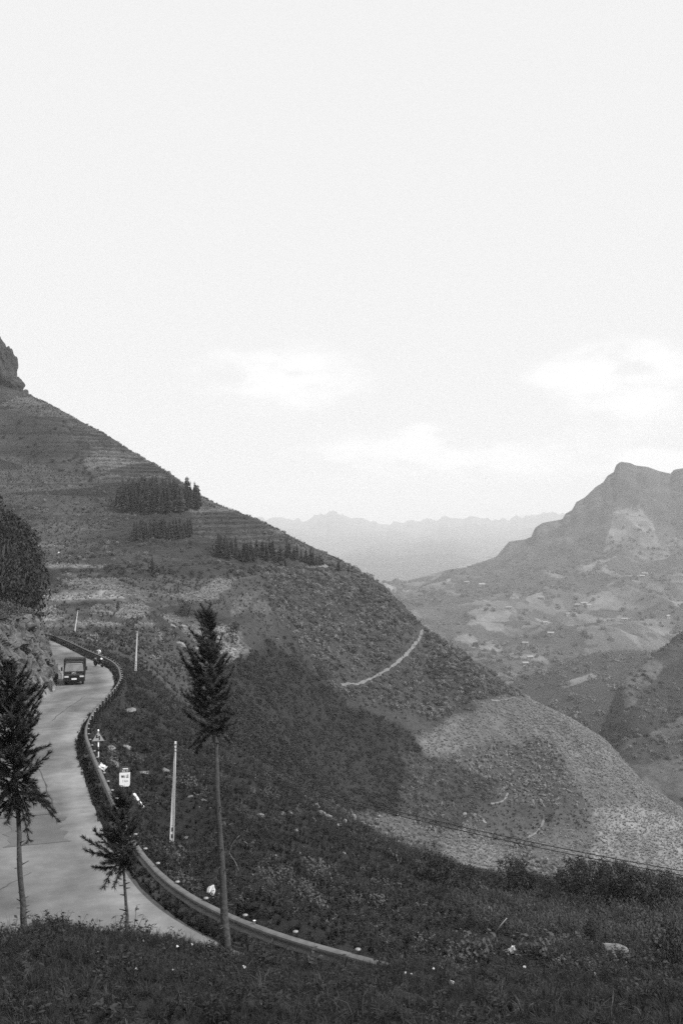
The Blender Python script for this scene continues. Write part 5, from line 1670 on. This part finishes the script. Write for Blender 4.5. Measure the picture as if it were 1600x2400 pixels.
# tree row at the far edge of the corn terrace
r_ = random.Random(9)
ORD = 'first second third fourth fifth sixth seventh eighth ninth tenth eleventh twelfth thirteenth fourteenth fifteenth sixteenth seventeenth eighteenth nineteenth twentieth'.split()
ORD += [a + '-' + b for a in ('twenty', 'thirty', 'forty') for b in ORD[:9] + ['tenth']]
ORD[29] = 'thirtieth'; ORD[39] = 'fortieth'
row = [(1010, 1998, 2070), (1035, 2005, 2075), (1065, 2030, 2085), (1090, 2030, 2090), (1120, 2042, 2095), (1150, 2045, 2095), (1190, 2018, 2095), (1215, 2022, 2098), (1245, 2050, 2100), (1275, 2055, 2104),
       (1315, 2046, 2106), (1345, 2018, 2108), (1375, 2040, 2110), (1400, 2022, 2110), (1425, 2052, 2114), (1450, 2028, 2116), (1480, 2045, 2118), (1500, 2042, 2124), (1530, 2050, 2126), (1560, 2048, 2128), (1590, 2062, 2132), (1620, 2060, 2135)]
row += [(px + 13, pt + r_.uniform(6, 26), pb + r_.uniform(4, 12)) for px, pt, pb in row]
row.sort()
for k, (px, pt, pb) in enumerate(row):
    p = hit(px, pb, 40, 120)
    if p is None: p = Vector(((px - CX) / F * 78, 78, 0)); p.z = g(p.x, p.y)
    top = -(pt - CY) / F * p.y
    h = max(1.6, top - p.z)
    h *= 1.15; rr = h * .42 * r_.uniform(.9, 1.3)
    tree_at('field_tree', BR[k % 4], (p.x, p.y, p.z - .15), (rr, rr, h * .47), ORD[k] + ' dark leafy tree from the left in the row behind the corn terrace', 'tree', 'tree row behind the corn terrace', zoff=.10)
BU = [bush_mesh(560 + k, 700, .11, 1.3, 9, M['leaf_dark']) for k in range(3)]
def shrub(px, py, w, h, label, k, name='shrub', group=None, dmin=30, dmax=590):
    p = hit(px, py, dmin, dmax)
    if p is None: return
    sx = w * p.y / F / 2; sz = h * p.y / F / 1.55
    o = put(BU[k % 3], name, (p.x, p.y, p.z - .05), M['leaf_dark'], (0, 0, k * 1.3), (sx, sx, sz))
    tag(o, label, 'shrub', group)
shrub(1298, 2208, 38, 46, 'round dark shrub standing in the corn terrace left of the column-shaped one', 0)
shrub(1384, 2218, 46, 78, 'dark column-shaped shrub at the edge of the corn terrace', 1)
shrub(1212, 2175, 70, 50, 'broad dark shrub at the left end of the corn terrace', 2)
shrub(1285, 1925, 26, 22, 'small dark bush at the corner of the crop field on the spur', 0, dmin=150)
shrub(276, 1434, 16, 30, 'upright dark bush at the end of the pale grass terraces', 1, dmin=150)
shrub(440, 1442, 56, 40, 'dark bush above the pale rock cut behind the tallest young conifer', 2, dmin=150)
shrub(545, 1510, 42, 60, 'dark bush growing in front of the pale rock cut', 0, dmin=150)
shrub(690, 1575, 60, 52, 'dark bush at the upper edge of the shaded hollow', 1, dmin=150)
shrub(760, 1590, 60, 50, 'dark bush left of the lower end of the footpath', 2, dmin=150)
shrub(1580, 2290, 90, 150, 'tall dark shrub at the lower right edge of the picture', 1, dmin=25)
for px, py, w, h in ((215, 1130, 14, 18), (200, 1105, 16, 14), (190, 1085, 16, 12), (182, 1068, 14, 10)):
    shrub(px, py, w, h, 'dark bush in the line running down the hill left of the plantation', 0, dmin=200, group='bush line on the hill')

# crag at the skyline
root = empty('crag', (0, 0, 0))
for k, (px, py, d, sx, sz) in enumerate([(-10, 905, 600, 12, 20), (10, 885, 596, 7, 13), (20, 860, 598, 5.5, 12), (-20, 840, 604, 9, 16), (36, 905, 594, 5, 6), (55, 928, 592, 4, 4)]):
    me = rock_mesh(700 + k, sx, sx, sz, 4, .5, .3)
    o = put(me, 'rock', ((px - CX) / F * d, d, -(py - CY) / F * d), mat('crag_rock', .045, .5, .15, bump=1, bscale=.3), (0, 0, k), 1, root)
tag(root, 'dark rocky crag on the skyline at the left edge of the hill', 'crag')

# ------------------------------------------------------------------ pale rocks on the slope
RK = [rock_mesh(600 + k, .5 + .12 * k, .4, .26 + .05 * (k % 3), 3, .3, .45) for k in range(5)]
def rock(px, py, w, label, k, group=None, m='rock_pale', flat=1.0, dmin=27, rz=None, tilt=.3):
    p = hit(px, py, dmin, 560)
    if p is None: return
    s = w * p.y / F
    o = bpy.data.objects.new('rock', RK[k % 5].copy()); o.data.materials.clear(); o.data.materials.append(M[m]); COL.objects.link(o)
    o.location = p - Vector((0, 0, s * .02)); o.rotation_euler = (0, tilt, rz if rz is not None else k * 1.1); o.scale = (s, s, s * flat)
    tag(o, label, 'rock', group)
for k, (px, py, w) in enumerate([(700, 1862, 16), (712, 1868, 18), (724, 1876, 20), (735, 1888, 20), (742, 1897, 20), (754, 1906, 24), (766, 1914, 24), (778, 1924, 24), (788, 1934, 22)]):
    rock(px, py, w, 'pale rock in the long diagonal streak of rock across the gully slope', k, 'rock streak on the gully slope')
for k, (px, py, w, lb) in enumerate([(610, 1912, 22, 'upright pale rock left of the diagonal rock streak'), (662, 1908, 18, 'pale rock halfway down the slope below the diagonal streak'), (688, 1948, 18, 'pale rock on the slope right below the halfway rock'),
        (255, 1760, 30, 'layered pale rock right of the bend sign post'), (262, 1790, 40, 'broad pale rock right of the bend sign foot'), (294, 1752, 26, 'square pale rock on the slope between bend sign and slotted pole'), (388, 1808, 26, 'pale rock just left of the slotted pole'),
        (335, 1812, 26, 'pale rock on the slope right of the place sign'), (300, 1668, 24, 'pale rock on the slope below the outer bend'), (410, 2012, 44, 'pale lumpy rock at the foot of the slotted pole'),
        (1450, 2240, 84, 'large pale rounded boulder at the lower right of the corn terrace'), (1430, 2262, 18, 'small pale stone in front of the large boulder'), (1110, 2112, 40, 'pale broken rock below the white bag beside the corn terrace'), (1125, 2130, 26, 'small pale rock right under the broken rock'),
        (805, 1925, 18, 'pale rock at the lower end of the diagonal streak'), (875, 2065, 20, 'pale rock on the dark slope left of the tree row'), (1320, 2255, 30, 'low pale rock left of the large boulder'), (640, 2005, 16, 'small pale rock low on the slope right of the tall conifer'),
        (630, 2245, 18, 'pale stone in the grass by the end of the road'), (700, 2000, 14, 'tiny pale rock right of the small slope rock'), (1088, 1908, 12, 'pale rock outcrop above the power cables on the lower spur'), (1132, 1924, 13, 'pale rock right of the outcrop above the power cables')]):
    rock(px, py, w, lb, k + 1)
for k in range(60):
    px = r_.uniform(430, 1000); py = 1800 + (px - 430) * .36 + r_.choice((0, 60, 120, 190)) + r_.gauss(0, 12)
    rock(px, py, r_.uniform(4, 12), 'little pale stone strewn on the dark slope below the guardrail', k, 'strewn slope stones')
for k in range(12):
    px, py = r_.uniform(395, 585), r_.uniform(1440, 1545)
    if py < 1440 + (px - 395) * .4 - 10: continue
    rock(px, py, r_.uniform(14, 34), 'pale rock of the exposed cut behind the tallest young conifer', k, 'rock cut on the far hillside', dmin=150)
rock(138, 1297, 9, 'bright white stone lying on the far field above the dark hedge', 2, m='white', dmin=200)

# ------------------------------------------------------------------ litter
def scrap(seed, sx, sy, sz):
    r = random.Random(seed); n = 7; vs = []; fs = []
    for i in range(n):
        for j in range(n):
            u, v = i / (n - 1) - .5, j / (n - 1) - .5
            e = 1 - .35 * r.random() * (abs(u) > .35 or abs(v) > .35)
            vs.append((u * sx * e, v * sy * e, sz * (.5 + .5 * math.cos(u * 3) * math.cos(v * 3)) * r.uniform(.3, 1.0)))
    for i in range(n - 1):
        for j in range(n - 1):
            a = i * n + j; fs.append((a, a + 1, a + n + 1, a + n))
    return vs, fs
def litter(px, py, w, h, label, seed, name='plastic_scrap', group=None, dmin=5, lift=.05):
    p = hit(px, py, dmin, 120)
    if p is None: return
    s = p.y / F
    vs, fs = scrap(seed, w * s, w * s * .8, h * s * 1.2)
    o = mesh_obj(name, vs, fs, M['plastic'], None, False)
    o.location = p + Vector((0, 0, lift)); o.rotation_euler = (math.radians(30), 0, seed * .7)
    tag(o, label, 'litter', group)
litter(1195, 2243, 22, 24, 'white plastic bag caught on the slope left of the large boulder', 1, 'plastic_bag', dmin=26, lift=.12)
litter(1126, 2094, 13, 14, 'small white plastic bag in front of the tree row', 2, 'plastic_bag', dmin=30, lift=.12)
litter(488, 2108, 24, 26, 'white plastic sack lying behind the guardrail left of the tall conifer', 3, 'plastic_sack', dmin=28, lift=.1)
for k, (px, py, w) in enumerate([(58, 2252, 6), (227, 2246, 6), (318, 2290, 8), (337, 2219, 5), (417, 2234, 8), (452, 2227, 6), (573, 2281, 9), (622, 2321, 6), (612, 2370, 7), (948, 2294, 6), (962, 2298, 6), (1015, 2285, 6), (1036, 2277, 6), (1230, 2275, 8), (1395, 2297, 8), (1060, 2318, 13), (406, 2289, 6), (50, 2200, 6)]):
    litter(px, py, w, w, 'tiny scrap of white litter in the grass of the near bank', 20 + k, 'paper_scrap', 'litter on the near bank', 5, .06)
def rail_sheet():
    i = station(48.6)
    vs, fs = scrap(77, .42, .30, .10)
    o = mesh_obj('plastic_sheet', vs, fs, M['plastic'], None)
    o.location = rpos(i, .14, .80); o.rotation_euler = (math.radians(70), math.radians(35), .3)
    tag(o, 'white plastic sheet hanging on the guardrail beneath the bend sign', 'plastic sheet')
    i = int(np.argmin(np.abs(RL[:, 0] + 2.45) + np.abs(RL[:, 1] - 26.9)))
    o = MB().lathe([(.03, 0), (.04, .10), (.042, .10)], 10).build('paper_cup', M['white'], None, True)
    o.location = rpos(i, .0, .75); tag(o, 'white cup standing on the guardrail right of the tall conifer', 'cup')
rail_sheet()

# leaning stick and bare sapling on the slope
def stick(a, b, dmin, rad, label, name, bend=0.0):
    p = hit(a[0], a[1], dmin, 110); d = p.y
    q = Vector(((b[0] - CX) / F * d, d - .1, -(b[1] - CY) / F * d))
    md = (p + q) / 2 + Vector((bend, 0, 0))
    o = MB().tube([p - Vector((0, 0, .1)), md, q], [rad, rad * .9, rad * .7], 6).build(name, M['bark_pale'], None, True)
    tag(o, label, 'stick')
stick((1153, 2191), (1186, 2149), 35, .022, 'pale straight stick leaning on the slope left of the corn terrace', 'stick')
def bare_tree(px, pb, pt, d, label, seed, spread=.3):
    r = random.Random(seed); x = (px - CX) / F * d; z0 = g(x, d); H = -(pt - CY) / F * d - z0
    H = max(H, .8)
    root = empty('bare_sapling', (x, d, z0)); tag(root, label, 'sapling')
    pts = [Vector((.05 * math.sin(k), 0, H * k / 5)) for k in range(6)]
    tr = MB().tube(pts, [.03 * (1 - .15 * k) for k in range(6)], 6).build('trunk', M['bark_pale'], root, True)
    b = MB()
    for _ in range(16):
        t = r.uniform(.35, .95); a = r.uniform(0, 6.28); p = Vector((0, 0, H * t)); v = Vector((math.cos(a), math.sin(a) * .6, r.uniform(.3, 1)))
        l = H * spread * r.uniform(.5, 1.2) * (1.2 - t)
        b.tube([p, p + v * l * .6, p + v * l + Vector((r.uniform(-.1, .1), 0, .05))], [.012, .008, .003], 4, False)
    b.build('branches', M['bark_pale'], root)
bare_tree(1302, 2072, 2032, 74, 'pale bare sapling in front of the tree row', 4, .5)
def bent_twig():
    P_ = [hit(563, 2044, 30, 100)]
    d = P_[0].y
    pts = [Vector(((a - CX) / F * d, d - .15, -(b - CY) / F * d)) for a, b in ((563, 2044), (553, 2018), (538, 1996), (546, 1975), (557, 1960), (562, 1956))]
    o = MB().tube(pts, [.012, .011, .010, .009, .008, .006], 5).build('bent_twig', M['bark_pale'], None, True)
    tag(o, 'thin bent pale twig rising from the slope right of the tall conifer trunk', 'twig')
bent_twig()

# ------------------------------------------------------------------ houses far down the valley
HW = mat('house_wall', .28, .1, .5); HR = [mat('house_roof_grey', .25, .2, .8), mat('house_roof_pale', .3, .15, .8)]; HD = mat('house_opening', .04, .1, 1)
def zland(px, py):
    """sight line to the valley floor"""
    c = int(np.abs(PC[0] - px).argmin()); col = PYC[:, c]
    for r in range(len(col) - 1):
        if DC[r, c] > 980 and col[r + 1] <= py <= col[r]: return Vector((XC[r, c], DC[r, c], ZC[r, c]))
    r = int(np.abs(col - py).argmin()); return Vector((XC[r, c], DC[r, c], ZC[r, c]))
def house(px, py, w, label, k, group):
    p = zland(px, py); L = w * p.y / F; L = min(max(L, 7), 14); Wd = L * .6; H = 3.6
    root = empty('house', p); root.rotation_euler = (0, 0, random.Random(k).uniform(-.6, .6))
    tag(root, label, 'house', group)
    wl = MB().box((0, 0, H / 2 - .8), (L, Wd, H + 1.6)).build('wall', HW, root)
    MB().prism([(-Wd / 2 - .5, H - .05), (Wd / 2 + .5, H - .05), (0, H + Wd * .33)], -L / 2 - .5, L / 2 + .5, Matrix.Rotation(math.radians(90), 4, 'Z')).build('roof', HR[k % 2], root)
    MB().box((0, -Wd / 2 - .03, 1.05), (1.2, .1, 2.1)).build('door', HD, root)
    for sx in (-.3, .3):
        MB().box((sx * L, -Wd / 2 - .03, 1.9), (1.1, .1, 1.1)).build('window', HD, root)
HS = [(1362, 1416), (1370, 1412), (1378, 1420), (1352, 1420), (1231, 1510), (1242, 1543), (1275, 1463), (1290, 1486), (1093, 1366), (1086, 1330), (1075, 1332), (1096, 1328), (1460, 1455), (1505, 1352), (1512, 1348), (1565, 1448), (1192, 1428), (1128, 1372), (1270, 1398), (1230, 1560), (1330, 1440)]
for k, (px, py) in enumerate(HS):
    house(px, py, 10 + (k * 7) % 5, 'tiny pale house among the fields far down in the valley', k, 'houses in the valley')
# hamlet on the hazy plain is too far to tell apart

# ------------------------------------------------------------------ haze: the valley air
def build_haze():
    mb = MB()
    mb.box((0, 6950, -111), (30400, 17100, 742))
    o = mb.build('haze')
    m = bpy.data.materials.new('haze_air'); m.use_nodes = True
    nt = m.node_tree; nt.nodes.clear()
    out = nt.nodes.new('ShaderNodeOutputMaterial')
    v = nt.nodes.new('ShaderNodeVolumePrincipled')
    v.inputs['Color'].default_value = (0.94, 0.94, 0.94, 1)
    v.inputs['Density'].default_value = HAZE
    v.inputs['Anisotropy'].default_value = 0.0
    nt.links.new(v.outputs[0], out.inputs['Volume'])
    o.data.materials.append(m)
    o['kind'] = 'stuff'
    tag(o, 'pale haze filling the valley air', 'haze')
HAZE = 1.2e-4
build_haze()
